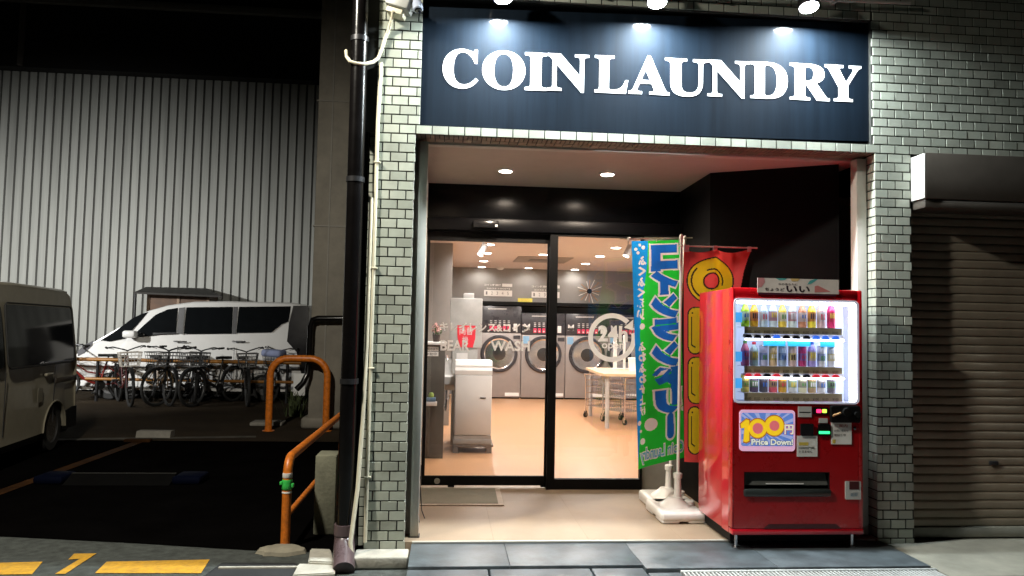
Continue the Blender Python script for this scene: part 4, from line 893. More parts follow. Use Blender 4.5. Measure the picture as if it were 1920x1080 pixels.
# ================================================================== PIPES BESIDE THE SHOP
PIPEB = mat('pipe_black', (.0035, .003, .003), .2, var=.3, bump=.08, bscale=18, spec=.35); PIPEV = mat('pipe_mauve', (.10, .07, .075), .28, var=.25)
px_, py_ = at(652, 800, 'y', -.06).x, -.06
t = thing('drain_pipe', 'thick black drain pipe with a mauve elbow at its foot left of the brick pillar', 'pipe', (px_, py_, 0))
g = G(); g.cyl((px_, py_, .14), (px_, py_, 4.8), .058, n=24); ob('pipe', g, PIPEB, t)
g = G()
for z in (1.15, 2.55, 3.55): g.cyl((px_, py_, z), (px_, py_, z+.035), .064, n=24); g.box(px_-.01, px_+.01, py_+.05, .115, z, z+.03)
ob('bracket', g, DARKM, t)
g = G(); g.tube([(px_, py_, .19), (px_, py_, .11), (px_+.005, py_-.03, .06), (px_+.015, py_-.10, .015), (px_+.03, py_-.22, -.045)], [.066, .066, .070, .072, .072], 22)
g.cyl((px_, py_, .13), (px_, py_, .20), .071, n=22); ob('elbow', g, PIPEV, t)
x = at(681, 500, 'y', .02).x
g = G(); g.cyl((x, .03, .0), (x, .03, 5), .022, n=14)
for z in (.9, 1.9, 2.72, 3.1): g.cyl((x, .03, z), (x, .03, z+.02), .026, n=14)
tag(ob('conduit', g, PIPEB), 'slim black conduit on the wall just right of the thick drain pipe', 'conduit')
x = at(688, 200, 'y', .05).x; g = G(); g.tube([(x, .06, 5), (x, .06, 2.95), (x-.004, .05, 2.4)], .010, 10); tag(ob('conduit', g, mat('conduit_grey', (.34, .34, .35), .3)), 'thin grey conduit beside the black one high on the wall', 'conduit')
xi = -.268
g = G(); g.tube([(xi+.012, -.022, 3.42), (xi, -.022, 3.0), (xi, -.022, 1.0), (xi-.002, -.022, .065)], .0135, 12)
for z in (.5, 1.25, 1.95, 2.7): g.box(xi-.02, xi+.026, -.038, -.006, z, z+.012, .002)
tag(ob('cream_pipe', g, CREAM), 'straight cream pipe clipped to the left brick pillar', 'pipe')
b0 = at(663, 1066, 'y', -.2)
g = G(); g.tube([(xi-.028, -.03, 2.45), (xi-.03, -.03, 1.4), (xi-.04, -.05, .9), (xi-.055, -.09, .45), (xi-.085, -.16, .10), (b0.x, -.2, -.05)], .0145, 12); tag(ob('cream_pipe', g, CREAM), 'cream pipe bending outward at its foot beside the mauve elbow', 'pipe')
g = G(); P = lambda u, v, y=-.03: at(u, v, 'y', y)
g.tube([P(738, 20, -.12), P(735, 34, -.07), P(729, 55), P(722, 72), P(716, 92), P(709, 109), P(700, 116, -.05), P(684, 120, -.10), P(668, 119, -.12), P(656, 115, -.12), P(650, 106, -.10), P(649, 95, -.06)], .012, 10)
tag(ob('cream_hose', g, CREAM), 'cream flexible cable conduit looping from the camera box to the drain pipe', 'cable')
c = at(748, 8, 'y', -.10)
t = thing('security_camera', 'white security camera box with a clear visor at the top of the left pillar', 'camera', c)
g = G(); M4 = Matrix.Translation(c) @ Matrix.Rotation(R(18), 4, 'Y') @ Matrix.Rotation(R(-12), 4, 'Z')
g.box(-.085, .085, -.05, .09, -.035, .06, .012, M4); ob('housing', g, mat('camera_grey', (.32, .33, .31), .4), t)
g = G(); g.box(-.07, .05, -.02, .09, -.075, -.036, .006, M4); ob('bracket', g, CREAM, t)
g = G(); q = at(783, 12, 'y', -.14); g.lathe([(.001, -.05), (.03, -.045), (.036, -.02), (.036, .03), (.03, .035)], q, Vector((.15, -.3, -.9)), 20); ob('camera_head', g, mat('camera_bluegrey', (.30, .34, .42), .2), t)
g = G(); g.lathe([(.028, .031), (.02, .042), (.001, .046)], q, Vector((.15, -.3, -.9)), 20); ob('lens', g, DGLASS, t)
g = G(); g.tube([c+Vector((.06, -.02, .02)), c+Vector((.12, -.05, .05)), q+Vector((0, 0, .05)), q], .012); ob('arm', g, GW, t)
# footing under the pillar, kerb stones
g = G(); g.box(-.33, .034, -.205, -.012, -.062, .018, .012, seg=3); tag(ob('pillar_footing', g, CONCW), 'pale concrete footing block under the left brick pillar', 'footing')
def slab(pts, z0, z1, m, nm, lab, cat='stone', group=None):
    g = G(); q = [gp(u, v, z1) for u, v in pts]; g.prism(q, lambda a, b, d: Vector((a, b, d)), z0, z1)
    bm = bmesh.new(); bv = [bm.verts.new(p) for p in g.v]; [bm.faces.new([bv[i] for i in f]) for f in g.f]; bmesh.ops.bevel(bm, geom=bm.edges[:], offset=.008, segments=2, affect='EDGES')
    g2 = G(); g2.frombm(bm); return tag(ob(nm, g2, m), lab, cat, group)
slab([(578, 1052), (582, 1028), (620, 1029), (626, 1054)], -.062, -.01, CONCW, 'concrete_slab', 'pale square concrete slab beside the foot of the drain pipe')
slab([(548, 1078), (560, 1056), (628, 1058), (628, 1074)], -.064, -.03, CONCW, 'concrete_slab', 'flat pale slab in front of the square one at the pavement edge')
g = G(); q = at(528, 1036, 'z', -.06)
rings = []
for r, z in ((.17, -.064), (.155, -.04), (.10, -.022), (.001, -.016)): rings.append([Vector((q.x+1.0*r*math.cos(2*PI*i/20)*(1+.12*math.sin(3*i)), q.y+.02+.62*r*math.sin(2*PI*i/20)*(1+.1*math.cos(2*i)), z)) for i in range(20)])
g.rings(rings, (False, False)); tag(ob('mortar_mound', g, mat('mound', (.24, .22, .165), .9, var=.3, bump=.4)), 'low mound of mortar round the foot of the orange barrier post', 'mound')
g = G(); a, b = gp(410, 1058, -.03), gp(625, 1060, -.03); g.box(a[0], b[0], a[1]-.012, a[1]+.01, -.064, -.045, .004); tag(ob('kerb_edge', g, CONCW), 'thin pale kerb edge before the orange barrier post', 'kerb')
slab([(380, 1082), (416, 1055), (556, 1056), (548, 1084)], -.0645, -.058, mat('dark_patch', (.022, .024, .026), .7, var=.3), 'manhole_plate', 'dark flat plate set in the pavement beside the yellow marking', 'plate')

# ================================================================== COLUMN AND BARRIERS
COLM = mat('column_paint', (.18, .165, .135), .75, var=.25, vscale=2.5, bump=.15, bscale=30)
YC = 6.6; ca, cb, cj = at(583, 600, 'y', YC), at(651, 600, 'y', YC), at(611, 600, 'y', YC)
t = thing('concrete_column', 'tall grey square column standing at the car park edge', 'column', ((ca.x+cb.x)/2, YC+.3, -.06))
g = G(); g.box(ca.x, cb.x, YC, YC+.6, -.06, 8.5, .02); ob('shaft', g, COLM, t)
g = G()
for z in (3.1, 5.1): g.box(ca.x-.02, cb.x+.02, YC-.015, YC+.615, z, z+.02)
g.box(cj.x-.012, cj.x+.012, YC-.012, YC-.001, -.06, 8.5, .002); ob('joint_strip', g, mat('joint_grey', (.20, .19, .165), .7), t)
g = G(); g.box(ca.x-.10, cb.x+.06, YC-.05, YC+.66, -.062, .12, .05, seg=3); ob('rough_base', g, COLM, t)
qa, qb = at(590, 900, 'y', .62), at(630, 900, 'y', .62)
g = G(); g.box(qa.x, qb.x, .62, .86, -.06, .545, .012); tag(ob('concrete_stub', g, mat('mossy_concrete', (.15, .15, .105), .85, var=.35, vscale=5, bump=.3)), 'short mossy concrete post behind the orange barrier', 'post')
t = thing('orange_barrier', 'orange tubular barrier with green tape round its front post', 'barrier', (-.87, 1.5, -.06))
x0 = at(537, 950, 'y', .30).x; zt = .575; yb = 3.3
g = G(); g.tube([(x0, .30, -.06), (x0, .30, .43), *arc((x0, .42, zt-.12), .12, 180, 90, 6, (0, 1, 0), (0, 0, 1)), (x0, yb-.12, zt), *arc((x0, yb-.12, zt-.12), .12, 90, 0, 6, (0, 1, 0), (0, 0, 1)), (x0, yb, -.06)], .033, 18); ob('bent_tube', g, ORANGE, t)
g = G(); g.tube([(x0, .32, .16), (x0, yb-.02, .16)], .022, 12); ob('lower_rail', g, ORANGE, t)
g = G(); g.lathe([(.0345, 0), (.0375, .004), (.0385, .03), (.036, .05), (.0375, .066), (.0345, .072)], (x0, .30, .355), n=20); g.box(x0+.03, x0+.05, .28, .31, .37, .40, .006); g.box(x0-.05, x0-.03, .27, .30, .39, .415, .006); ob('green_tape', g, mat('tape_green', (.04, .50, .08), .45), t)
g = G(); g.lathe([(.0342, 0), (.0352, .002), (.0352, .03), (.0342, .034)], (x0, .30, .44), n=20); g.lathe([(.0342, 0), (.036, .002), (.034, .012)], (x0, .30, .33), n=20); ob('frayed_tape', g, WPLASTIC, t)
t = thing('orange_barrier', 'orange arched tube barrier standing upright before the grey column', 'barrier', (-2, 6.15, -.06))
ha_, hb_ = at(503, 808, 'z', -.06), at(611, 800, 'z', -.06); yh = ha_.y; hx0_ = ha_.x; hx1_ = at(612, 760, 'y', yh).x; zh = at(555, 672, 'y', yh).z; rr_ = .26
g = G(); g.tube([(hx0_, yh, -.06), (hx0_, yh, zh-rr_), *arc((hx0_+rr_, yh, zh-rr_), rr_, 180, 90, 7, (1, 0, 0), (0, 0, 1)), *arc((hx1_-rr_, yh, zh-rr_), rr_, 90, 0, 7, (1, 0, 0), (0, 0, 1)), (hx1_, yh, -.06)], .052, 18); ob('bent_tube', g, ORANGE, t)
g = G(); g.lathe([(.09, 0), (.09, .008), (.055, .012)], (hx0_, yh, -.058), n=18); g.lathe([(.09, 0), (.09, .008), (.055, .012)], (hx1_, yh, -.058), n=18); ob('foot_plate', g, ORANGE, t)
q = gp(500, 799, -.05); g = G(); g.box(q[0]-.28, q[0]+.22, q[1]+.05, q[1]+.4, -.06, .0, .02); tag(ob('kerb_stone', g, CONC), 'pale kerb stone behind the left leg of the arched orange barrier', 'kerb')
g = G(); q = at(545, 785, 'z', -.06)
for k in range(70):
    a = random.uniform(0, 2*PI); h = random.uniform(.15, .5); b = q+Vector((random.gauss(0, .09), .35+random.gauss(0, .06), 0)); d = Vector((math.cos(a), math.sin(a), 0)); s = Vector((-d.y, d.x, 0))*.010
    m1 = b+d*h*.25+Vector((0, 0, h*.7)); m2 = b+d*h*.6+Vector((0, 0, h)); g.add([b-s, b+s, m1+s, m1-s, m2], [(0, 1, 2, 3), (3, 2, 4)])
tag(ob('weed_tuft', g, mat('weed_green', (.055, .075, .025), .8, var=.4), smooth=0), 'tuft of green weeds growing behind the arched orange barrier', 'weeds')
# black pipe in front of the column and a small sign board by it
g = G(); P = lambda u, v, y: at(u, v, 'y', y)
g.tube([P(652, 597, 6.46), P(596, 597, 6.46), P(586, 600, 6.46), P(582, 612, 6.46), P(580, 660, 6.46), P(577, 700, 6.46), P(568, 718, 6.4), P(556, 730, 6.35)], .045, 14); tag(ob('black_pipe', g, PIPEB), 'bent black pipe crossing the front of the grey column', 'pipe')
q = at(553, 738, 'z', .45); t = thing('white_board', 'small white board standing near the arched barrier behind the bicycles', 'board', (at(556, 700, 'y', 9.9).x, 9.9, -.06))
a, b = at(551, 700, 'y', 9.9), at(572, 742, 'y', 9.9); g = G(); g.box(a.x, b.x, 9.88, 9.91, b.z, a.z, .006); ob('panel', g, DECAL, t); g = G(); g.box((a.x+b.x)/2-.02, (a.x+b.x)/2+.02, 9.912, 9.94, -.06, a.z-.05); g.box(a.x, b.x, 9.8, 10.0, -.06, -.03); ob('stand', g, DARKM, t)
# parking lock plate and wheel stop
q = at(255, 893, 'z', -.03); t = thing('parking_lock', 'low parking lock plate with a pale edge and blue end blocks on the dark tarmac', 'parking lock', q)
BLK = mat('lock_blue', (.001, .002, .008), .7, spec=.04)
a, b = gp(135, 897, -.03), gp(335, 895, -.03)
g = G(); g.prism([(a[1]-.2, -.058), (a[1]-.02, .015), (a[1]+.0, .02), (a[1]+.02, .012), (a[1]+.2, -.058)], lambda p, q, d: Vector((d, p, q)), a[0], b[0]); ob('flap_plate', g, mat('lock_dark', (.003, .003, .003), .7, spec=.05), t)
g = G(); g.box(a[0], b[0], a[1]-.014, a[1]+.014, .021, .026); ob('pale_edge', g, mat('dim_edge', (.03, .03, .028), .8, spec=.05), t)
for x in (a[0]-.30, b[0]+.002): g = G(); g.box(x, x+.28, a[1]-.16, a[1]+.16, -.06, .02, .03); ob('end_block', g, BLK, t)
q = at(290, 818, 'z', -.05); g = G(); g.prism([(-.10, -.06), (-.07, .03), (.07, .03), (.10, -.06)], lambda p, r, d: Vector((d, q.y+p, r)), q.x-.22, q.x+.24); tag(ob('wheel_stop', g, CONC), 'pale concrete wheel stop on the car park ground', 'wheel stop')
q = at(240, 827, 'z', -.05)
g = G(); g.box(q.x-.04, q.x+.30, q.y-.05, q.y+.05, -.06, -.02, .01); tag(ob('marker_block', g, OLINE), 'small orange marker block on the ground beside the wheel stop', 'marker')

# ================================================================== BICYCLES
def bicycle(name_label, frame_m, basket_m, cover=None):
    """front wheel towards +x"""
    t = thing('bicycle', name_label, 'bicycle', (0, 0, 0), 'bicycles parked in the rack')
    Rw = .325; A = Vector((-.55, 0, Rw)); B = Vector((.53, 0, Rw)); bbp = Vector((-.10, 0, .28)); st = Vector((-.22, 0, .74)); hd = Vector((.33, 0, .84)); hb = Vector((.37, 0, .62))
    g = G(); g.tube([hb, (.15, 0, .40), bbp], .026, 10); g.tube([hb+Vector((-.015, 0, .09)), (.10, 0, .52), (-.15, 0, .46)], .013, 8); g.tube([bbp, st], .016, 10); g.tube([hd, hb], .02, 10)
    for s in (-.05, .05): g.tube([bbp+Vector((0, s*.6, 0)), A+Vector((0, s, 0))], .009, 8); g.tube([A+Vector((0, s, 0)), (-.21, s*.4, .62)], .008, 8)
    ob('frame', g, frame_m, t)
    g = G()
    for s in (-.045, .045): g.tube([hb+Vector((0, s*.6, -.01)), B+Vector((-.03, s, .12)), B+Vector((0, s, 0))], .009, 8)
    ob('fork', g, frame_m, t)
    for c in (A, B):
        g = G(); g.tube(arc(c, Rw-.018, 0, 360, 36, (1, 0, 0), (0, 0, 1))[:-1], .025, 8, True); w_ = ob('wheel', g, RUBBER, t)
        g = G(); g.tube(arc(c, Rw-.038, 0, 360, 36, (1, 0, 0), (0, 0, 1))[:-1], .009, 6, True)
        for k in range(14):
            a = 2*PI*k/14; d = Vector((math.cos(a), 0, math.sin(a))); g.cyl(c+d*.02+Vector((0, .018*(-1)**k, 0)), c+d*(Rw-.04), .0018, n=4)
        g.cyl(c+Vector((0, -.04, 0)), c+Vector((0, .04, 0)), .02, n=10); ob('rim', g, RIMD, w_)
        g = G(); pts = arc(c, Rw+.02, 25 if c is B else 10, 150 if c is B else 190, 14, (1, 0, 0), (0, 0, 1))
        g.rings([[p+Vector((0, s, 0)) for s in (-.028, -.012, .012, .028)] for p in pts], (False, False), False); ob('mudguard', g, DARKM if cover is None else frame_m, t)
    g = G(); g.prism([(-.37, .035), (-.36, .09), (-.30, .10), (-.20, .045), (-.06, .02), (-.06, -.02), (-.20, -.045), (-.30, -.10), (-.36, -.09), (-.37, -.035)], lambda a, b, d: Vector((a, b, d)), .78, .83); g.cyl(st, st+Vector((-.01, 0, .06)), .013); ob('saddle', g, RUBBER, t)
    g = G(); g.tube([(.16, -.29, .99), (.24, -.29, .985), (.33, -.22, 1.0), (.345, -.08, .96), (.34, 0, .93), (.345, .08, .96), (.33, .22, 1.0), (.24, .29, .985), (.16, .29, .99)], .0115, 8); g.tube([hd, (.335, 0, .93)], .013, 8)
    hbo = ob('handlebar', g, CHROME if cover else DARKM, t)
    g = G()
    for s in (-1, 1): g.cyl((.13, s*.29, .99), (.25, s*.29, .985), .018, n=10); g.tube([(.25, s*.27, .985), (.33, s*.20, .965)], .006, 6)
    ob('grip', g, RUBBER, hbo)
    g = G(); z0, z1 = .68, .91
    def lvl(z, k): return [(.40-.01*k, -.13-.035*k, z), (.64+.05*k, -.13-.035*k, z), (.64+.05*k, .13+.035*k, z), (.40-.01*k, .13+.035*k, z)]
    for i in range(5): g.tube(lvl(z0+(z1-z0)*i/4, i/4), .0045 if i < 4 else .008, 6, True)
    lo, hi = lvl(z0, 0), lvl(z1, 1)
    for e in range(4):
        for k in range(7): f_ = k/6; g.tube([Vector(lo[e]).lerp(Vector(lo[(e+1) % 4]), f_), Vector(hi[e]).lerp(Vector(hi[(e+1) % 4]), f_)], .0035, 5)
    for k in range(6): g.tube([Vector(lo[0]).lerp(Vector(lo[1]), k/5), Vector(lo[3]).lerp(Vector(lo[2]), k/5)], .003, 5)
    ob('basket', g, basket_m, t)
    g = G(); cr = bbp+Vector((0, .05, 0)); g.lathe([(.085, -.004), (.085, .004)], cr, (0, 1, 0), 22); d = Vector((.10, 0, -.13)); g.cyl(bbp+Vector((0, .065, 0)), bbp+d+Vector((0, .065, 0)), .011); g.cyl(bbp+Vector((0, -.065, 0)), bbp-d+Vector((0, -.065, 0)), .011)
    g.box(bbp.x+d.x-.04, bbp.x+d.x+.04, .07, .15, bbp.z+d.z-.012, bbp.z+d.z+.012); g.box(bbp.x-d.x-.04, bbp.x-d.x+.04, -.15, -.07, bbp.z-d.z-.012, bbp.z-d.z+.012); ob('crank', g, RIMD, t)
    g = G(); g.tube([(-.20, -.05, .70), (-.62, -.05, .71)], .006, 6); g.tube([(-.20, .05, .70), (-.62, .05, .71)], .006, 6)
    for x in (-.3, -.42, -.54, -.62): g.tube([(x, -.05, .705), (x, .05, .705)], .005, 6)
    g.tube([(-.55, -.06, .33), (-.56, -.05, .70)], .006, 6); g.tube([(-.55, .06, .33), (-.56, .05, .70)], .006, 6); ob('rear_carrier', g, DARKM, t)
    g = G(); g.lathe([(.001, -.03), (.03, -.02), (.034, .03), (.03, .034), (.001, .034)], (.50, .06, .60), (1, 0, 0), 14); ob('lamp', g, CHROME, t)
    if cover:
        g = G(); g.box(.37, .72, -.18, .18, .84, .97, .05, seg=3); ob('basket_cover', g, cover, t)
    return t
RIMD = mat('rim_dark', (.045, .045, .045), .4, .7); BSK = mat('basket_grey', (.14, .14, .14), .4, .5)
BK = lambda n, c: mat(n, c, .35, coat=.3)
WB = mat('basket_white', (.66, .62, .56), .5); DB = mat('basket_dark', (.04, .04, .042), .5)
bikes = [(172, 752, 215, 'red bicycle with a dark saddle nearest the silver van', BK('bike_red', (.22, .02, .015)), DB, None),
         (232, 758, -58, 'dark red bicycle with the large white wire basket', BK('bike_wine', (.07, .012, .014)), WB, None),
         (296, 757, -52, 'tan framed bicycle with a clear basket, right of the white basket', BK('bike_tan', (.16, .10, .045)), BSK, None),
         (338, 757, -118, 'black bicycle with a low saddle in front of the sliding door of the minivan', BK('bike_black', (.012, .012, .013)), BSK, None),
         (368, 755, -75, 'dark green bicycle squeezed between two black ones, its basket silver', BK('bike_green', (.01, .018, .012)), BSK, None),
         (398, 758, -112, 'black bicycle with a wide raised handlebar and small silver basket', BK('bike_ink', (.014, .013, .013)), BSK, None),
         (458, 757, -70, 'dark brown bicycle with a grey wire basket nearest the arched orange barrier', BK('bike_brown', (.02, .014, .012)), BSK, None),
         (528, 752, -100, 'dark bicycle with a pale blue basket cover behind the arched barrier', BK('bike_dark', (.02, .02, .025)), DB, mat('cover_blue', (.32, .38, .62), .7))]
for u, v, rot, lab, fm, bm_, cv in bikes:
    b = bicycle(lab, fm, bm_, cv); p = at(u, v, 'z', -.06)
    b.scale = (1.13,)*3; b.location = (p.x, max(p.y, 9.2)+.02, -.058); b.rotation_euler = (R(random.uniform(-4, 4)), 0, R(rot))
t = thing('guard_rail', 'orange yellow double guard rail behind the row of bicycles', 'rail', (-5, 10.1, -.06))
RY = mat('rail_yellow', (.26, .105, .01), .45, var=.15); ya = 10.38
xa, xb = at(100, 677, 'y', ya).x, at(565, 682, 'y', ya).x
for v0, v1, r in ((676, 677, .038), (712, 714, .03)):
    g = G(); g.cyl((xa, ya, at(330, v0, 'y', ya).z), (xb, ya, at(330, v1, 'y', ya).z), r); ob('rail', g, RY, t)
g = G(); zt_ = at(330, 676, 'y', ya).z
for k in range(3): x = xa+(xb-xa)*(k+.45)/2.6; g = G(); g.cyl((x, ya+.03, -.06), (x, ya+.03, zt_+.02), .03); ob('post', g, DARKM, t)

# ================================================================== MINIVAN AND SILVER VAN
def car_body(prof, W, belt, top, tumble, inset=.05, rnd=.07):
    """side profile (x, z) carried across the width, leaning in above the belt line and rounded at the edges"""
    cx = sum(p[0] for p in prof)/len(prof); cz = sum(p[1] for p in prof)/len(prof); cols_ = []
    def sec(y, k):
        o = []
        for x, z in prof:
            zz = cz+(z-cz)*(1-k*.6) if z > belt else z; xx = cx+(x-cx)*(1-k*.35)
            lean = tumble*max(0, (zz-belt)/(top-belt))**1.2
            o.append(Vector((xx, math.copysign(max(abs(y)-lean, 0), y), zz)))
        return o
    ys = [(W/2, inset), (W/2-.012, inset*.55), (W/2-.035, inset*.2), (W/2-rnd, 0)]
    secs = [sec(y, k) for y, k in ys]+[sec(-y, k) for y, k in reversed(ys)]
    return secs
def body_mesh(prof, W, belt, top, tumble, inset=.05):
    bm = bmesh.new(); secs = car_body(prof, W, belt, top, tumble, inset)
    vs = [[bm.verts.new(p) for p in s] for s in secs]; n = len(prof)
    for a, b in zip(vs, vs[1:]):
        for i in range(n): bm.faces.new((a[i], a[(i+1) % n], b[(i+1) % n], b[i]))
    for e in (vs[0], list(reversed(vs[-1]))):
        f = bm.faces.new(list(reversed(e)))
    bmesh.ops.triangulate(bm, faces=[f for f in bm.faces if len(f.verts) > 4])
    g = G(); g.frombm(bm); return g
def wheel(name_parent, x, y, r, wdt, s, hub):
    g = G(); g.lathe([(r*.62, -wdt/2), (r*.93, -wdt/2), (r, -wdt/2+.025), (r, wdt/2-.025), (r*.93, wdt/2), (r*.62, wdt/2), (r*.62, -wdt/2)], (x, y, r), (0, s, 0), 36); w_ = ob('wheel', g, RUBBER, name_parent)
    g = G(); g.lathe([(r*.63, wdt/2-.01), (r*.60, wdt/2-.015), (r*.56, wdt/2-.05), (r*.2, wdt/2-.03), (r*.16, wdt/2-.012), (.001, wdt/2-.01)], (x, y, r), (0, s, 0), 36)
    for k in range(7):
        a = 2*PI*k/7; d = Vector((math.cos(a), 0, math.sin(a))); q = Vector((x, y+s*(wdt/2-.03), r)); g.cyl(q+d*r*.18, q+d*r*.58, r*.07, r*.05, 6)
    ob('rim', g, hub, w_)
def arch(cx, r, zb, n=10): return [(cx-r*math.cos(PI*i/n), zb+r*math.sin(PI*i/n)) for i in range(n+1)]
CARW = mat('car_white', (.74, .74, .73), .22, var=.03, coat=.5); CARS = mat('van_silver', (.24, .22, .165), .32, .2, coat=.3, var=.12, bump=.02)
# minivan: nose towards -x, its visible side at y = 0 of its own frame
ym = 10.75
mv = thing('minivan', 'white minivan with dark windows parked behind the bicycles', 'car', (0, 0, 0))
xf, xr = at(126, 660, 'y', ym).x, at(583, 660, 'y', ym).x; zg = -.06; Lm = xr-xf
def mp(u, v): p = at(u, v, 'y', ym); return p.x-xf, p.z-zg
top = mp(420, 565)[1]
prof = [(.12, .20), *arch(.86, .36, .20)[0:], *arch(Lm-.92, .36, .20), (Lm-.10, .22), (Lm-.02, .5), (Lm, 1.0), (Lm-.05, 1.3), mp(579, 585), mp(574, 572), mp(545, 567), mp(420, 564), mp(360, 565), mp(310, 572), mp(272, 583), mp(245, 598), mp(215, 622), mp(190, 636), mp(165, 645), mp(145, 660), (.05, .75), (.02, .45)]
Wm = 1.7
g = body_mesh(prof, Wm, 1.12, top, .10)
for i, v in enumerate(g.v): g.v[i] = (v[0], v[1]+Wm/2, v[2])
ob('body', g, CARW, mv, 30)
def mside(pts, d0, d1, m, nm, parent=None):
    g = G(); 
    def f(a, b, d):
        lean = .10*max(0, (b-1.12)/(top-1.12))**1.2
        return Vector((a, lean-d, b))
    bm = bmesh.new(); n = len(pts)
    ob_ = G(); vs2 = pts
    cutmap(ob_, vs2, [tuple(range(n))], f, d1, .15)
    return ob(nm, ob_, m, parent or mv)
win = [[mp(*q) for q in w_] for w_ in ([(250, 628), (268, 610), (290, 590), (312, 580), (331, 577), (329, 622), (300, 627), (262, 632)], [(347, 576), (435, 575), (434, 625), (344, 626)], [(446, 575), (544, 574), (540, 603), (527, 608), (508, 623), (443, 624)])]
for w_ in win: mside(w_, 0, .004, DGLASS, 'side_window')
mside([mp(*q) for q in [(333, 577), (345, 576), (342, 627), (331, 624)]], 0, .0035, mat('pillar_grey', (.10, .10, .105), .3), 'door_pillar'); mside([mp(*q) for q in [(436, 575), (444, 575), (442, 625), (435, 626)]], 0, .0035, mat('pillar_grey', (.10, .10, .105), .3), 'door_pillar')
mside([mp(*q) for q in [(188, 638), (214, 622), (246, 597), (264, 588), (276, 585), (258, 606), (240, 626), (232, 634), (205, 640)]], 0, .0045, DGLASS, 'windscreen_edge')
mside([mp(*q) for q in [(548, 573), (577, 573), (580, 640), (578, 700), (566, 706), (556, 660), (538, 640), (541, 606)]], 0, .004, mat('rear_black', (.015, .014, .016), .2), 'rear_lamp')
for x0 in (mp(334, 630)[0], mp(440, 630)[0]): g = G(); g.box(x0-.003, x0+.003, -.0025, .01, .35, 1.12); ob('door_seam', g, INK, mv, smooth=0)
mside([mp(*q) for q in [(286, 624), (331, 623), (331, 626), (286, 627.5)]], 0, .008, CHROME, 'window_trim')
for u in (338, 448): g = G(); a = mp(u, 640); g.tube([(a[0]-.13, -.008, a[1]), (a[0]-.1, -.035, a[1]), (a[0]+.1, -.035, a[1]), (a[0]+.13, -.008, a[1])], .014, 8); ob('door_handle', g, CHROME, mv)
a = mp(251, 626); g = G(); g.box(a[0]-.14, a[0]+.12, -.26, -.06, a[1]-.08, a[1]+.07, .05, seg=3); g.box(a[0]-.02, a[0]+.06, -.10, .06, a[1]-.08, a[1]-.03, .01); ob('door_mirror', g, CARW, mv)
mside([mp(*q) for q in [(146, 658), (160, 646), (176, 638), (172, 648), (158, 662), (146, 668)]], 0, .005, mat('headlamp', (.12, .12, .13), .1), 'headlight')
for x in (.86, Lm-.92): wheel(mv, x, .11, .325, .21, -1, STEEL)
g = G(); g.box(.3, Lm-.3, .06, Wm-.06, .16, .5); ob('underbody', g, BLACKM, mv, smooth=0)
mv.location = (xf, ym, zg)
# silver van, tail towards the warehouse
sv = thing('silver_van', 'silver grey box van with dark side windows at the left edge of the car park', 'van', (0, 0, 0))
prof = [(.0, .30), (.22, .26), *arch(.66, .33, .26), *arch(2.62, .33, .26), (3.3, .28), (3.38, .5), (3.38, .95), (3.2, 1.15), (2.75, 1.80), (2.6, 1.90), (1.6, 1.94), (.25, 1.93), (.10, 1.88), (.03, 1.70), (-.01, 1.05), (-.02, .5)]
Wv = 1.47
g = body_mesh(prof, Wv, 1.02, 1.94, .10, .04)
for i, v in enumerate(g.v): g.v[i] = (v[0], v[1]-Wv/2, v[2])
ob('body', g, CARS, sv, 30)
def vside(pts, d, m, nm, step=.12):
    gg = G(); cutmap(gg, pts, [tuple(range(len(pts)))], lambda a, b, dd: Vector((a, -.10*max(0, (b-1.02)/.92)**1.2+dd, b)), d, step); return ob(nm, gg, m, sv)
vside(rrect(.12, 1.95, 1.05, 1.70, .07), .004, DGLASS, 'side_window'); vside(rrect(2.05, 2.50, 1.05, 1.70, .06), .004, DGLASS, 'side_window')
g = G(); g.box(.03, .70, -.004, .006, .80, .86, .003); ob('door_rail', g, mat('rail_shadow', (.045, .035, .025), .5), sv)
for x in (2.0, .72): g = G(); g.box(x-.003, x+.003, -.004, .0025, .36, 1.0); ob('door_seam', g, INK, sv, smooth=0)
g = G(); g.tube([(.33, -.02, .26), *[(x, .004, z) for x, z in arch(.66, .335, .26)], (.99, -.02, .26)], .010, 6); ob('arch_lip', g, CARS, sv)
for x in (.66, 2.62): wheel(sv, x, -.10, .28, .16, 1, STEEL)
g = G(); g.box(.1, 3.3, -Wv+.05, -.05, .17, .5); g.box(.33, .99, -.6, -.17, .2, .62); ob('underbody', g, BLACKM, sv, smooth=0)
g = G(); g.box(-.06, .02, -Wv+.05, -.03, .28, .46, .02); ob('rear_bumper', g, mat('bumper_grey', (.06, .055, .05), .5), sv)
g = G(); g.box(.78, .98, -.022, .012, .90, .935, .010); ob('door_handle', g, CARS, sv)
g = G(); g.prism(rrect(1.05, 1.19, .62, .78, .02), lambda a, b, d: Vector((a, d, b)), .0005, .003); ob('fuel_flap', g, CARS, sv)
g = G(); g.tube([(.2, -.105, 1.895), (1.6, -.105, 1.90), (2.5, -.115, 1.87)], .012, 8); ob('drip_rail', g, CARS, sv)
g = G(); g.prism([(-.03, .22), (.30, .22), (.31, .44), (.10, .47), (-.03, .47)], lambda a, b, d: Vector((a, d, b)), -.05, .008); ob('bumper_corner', g, BLACKM, sv)
g = G(); g.tube([(x, .0045-.10*max(0, (z-1.02)/.92)**1.2, z) for x, z in rrect(.105, 1.965, 1.035, 1.715, .08)], .009, 6, True); ob('window_seal', g, RUBBER, sv)
sv.scale = (1.04,)*3; sv.location = (-4.60, 5.08, -.06); sv.rotation_euler = (0, 0, R(-90+7))

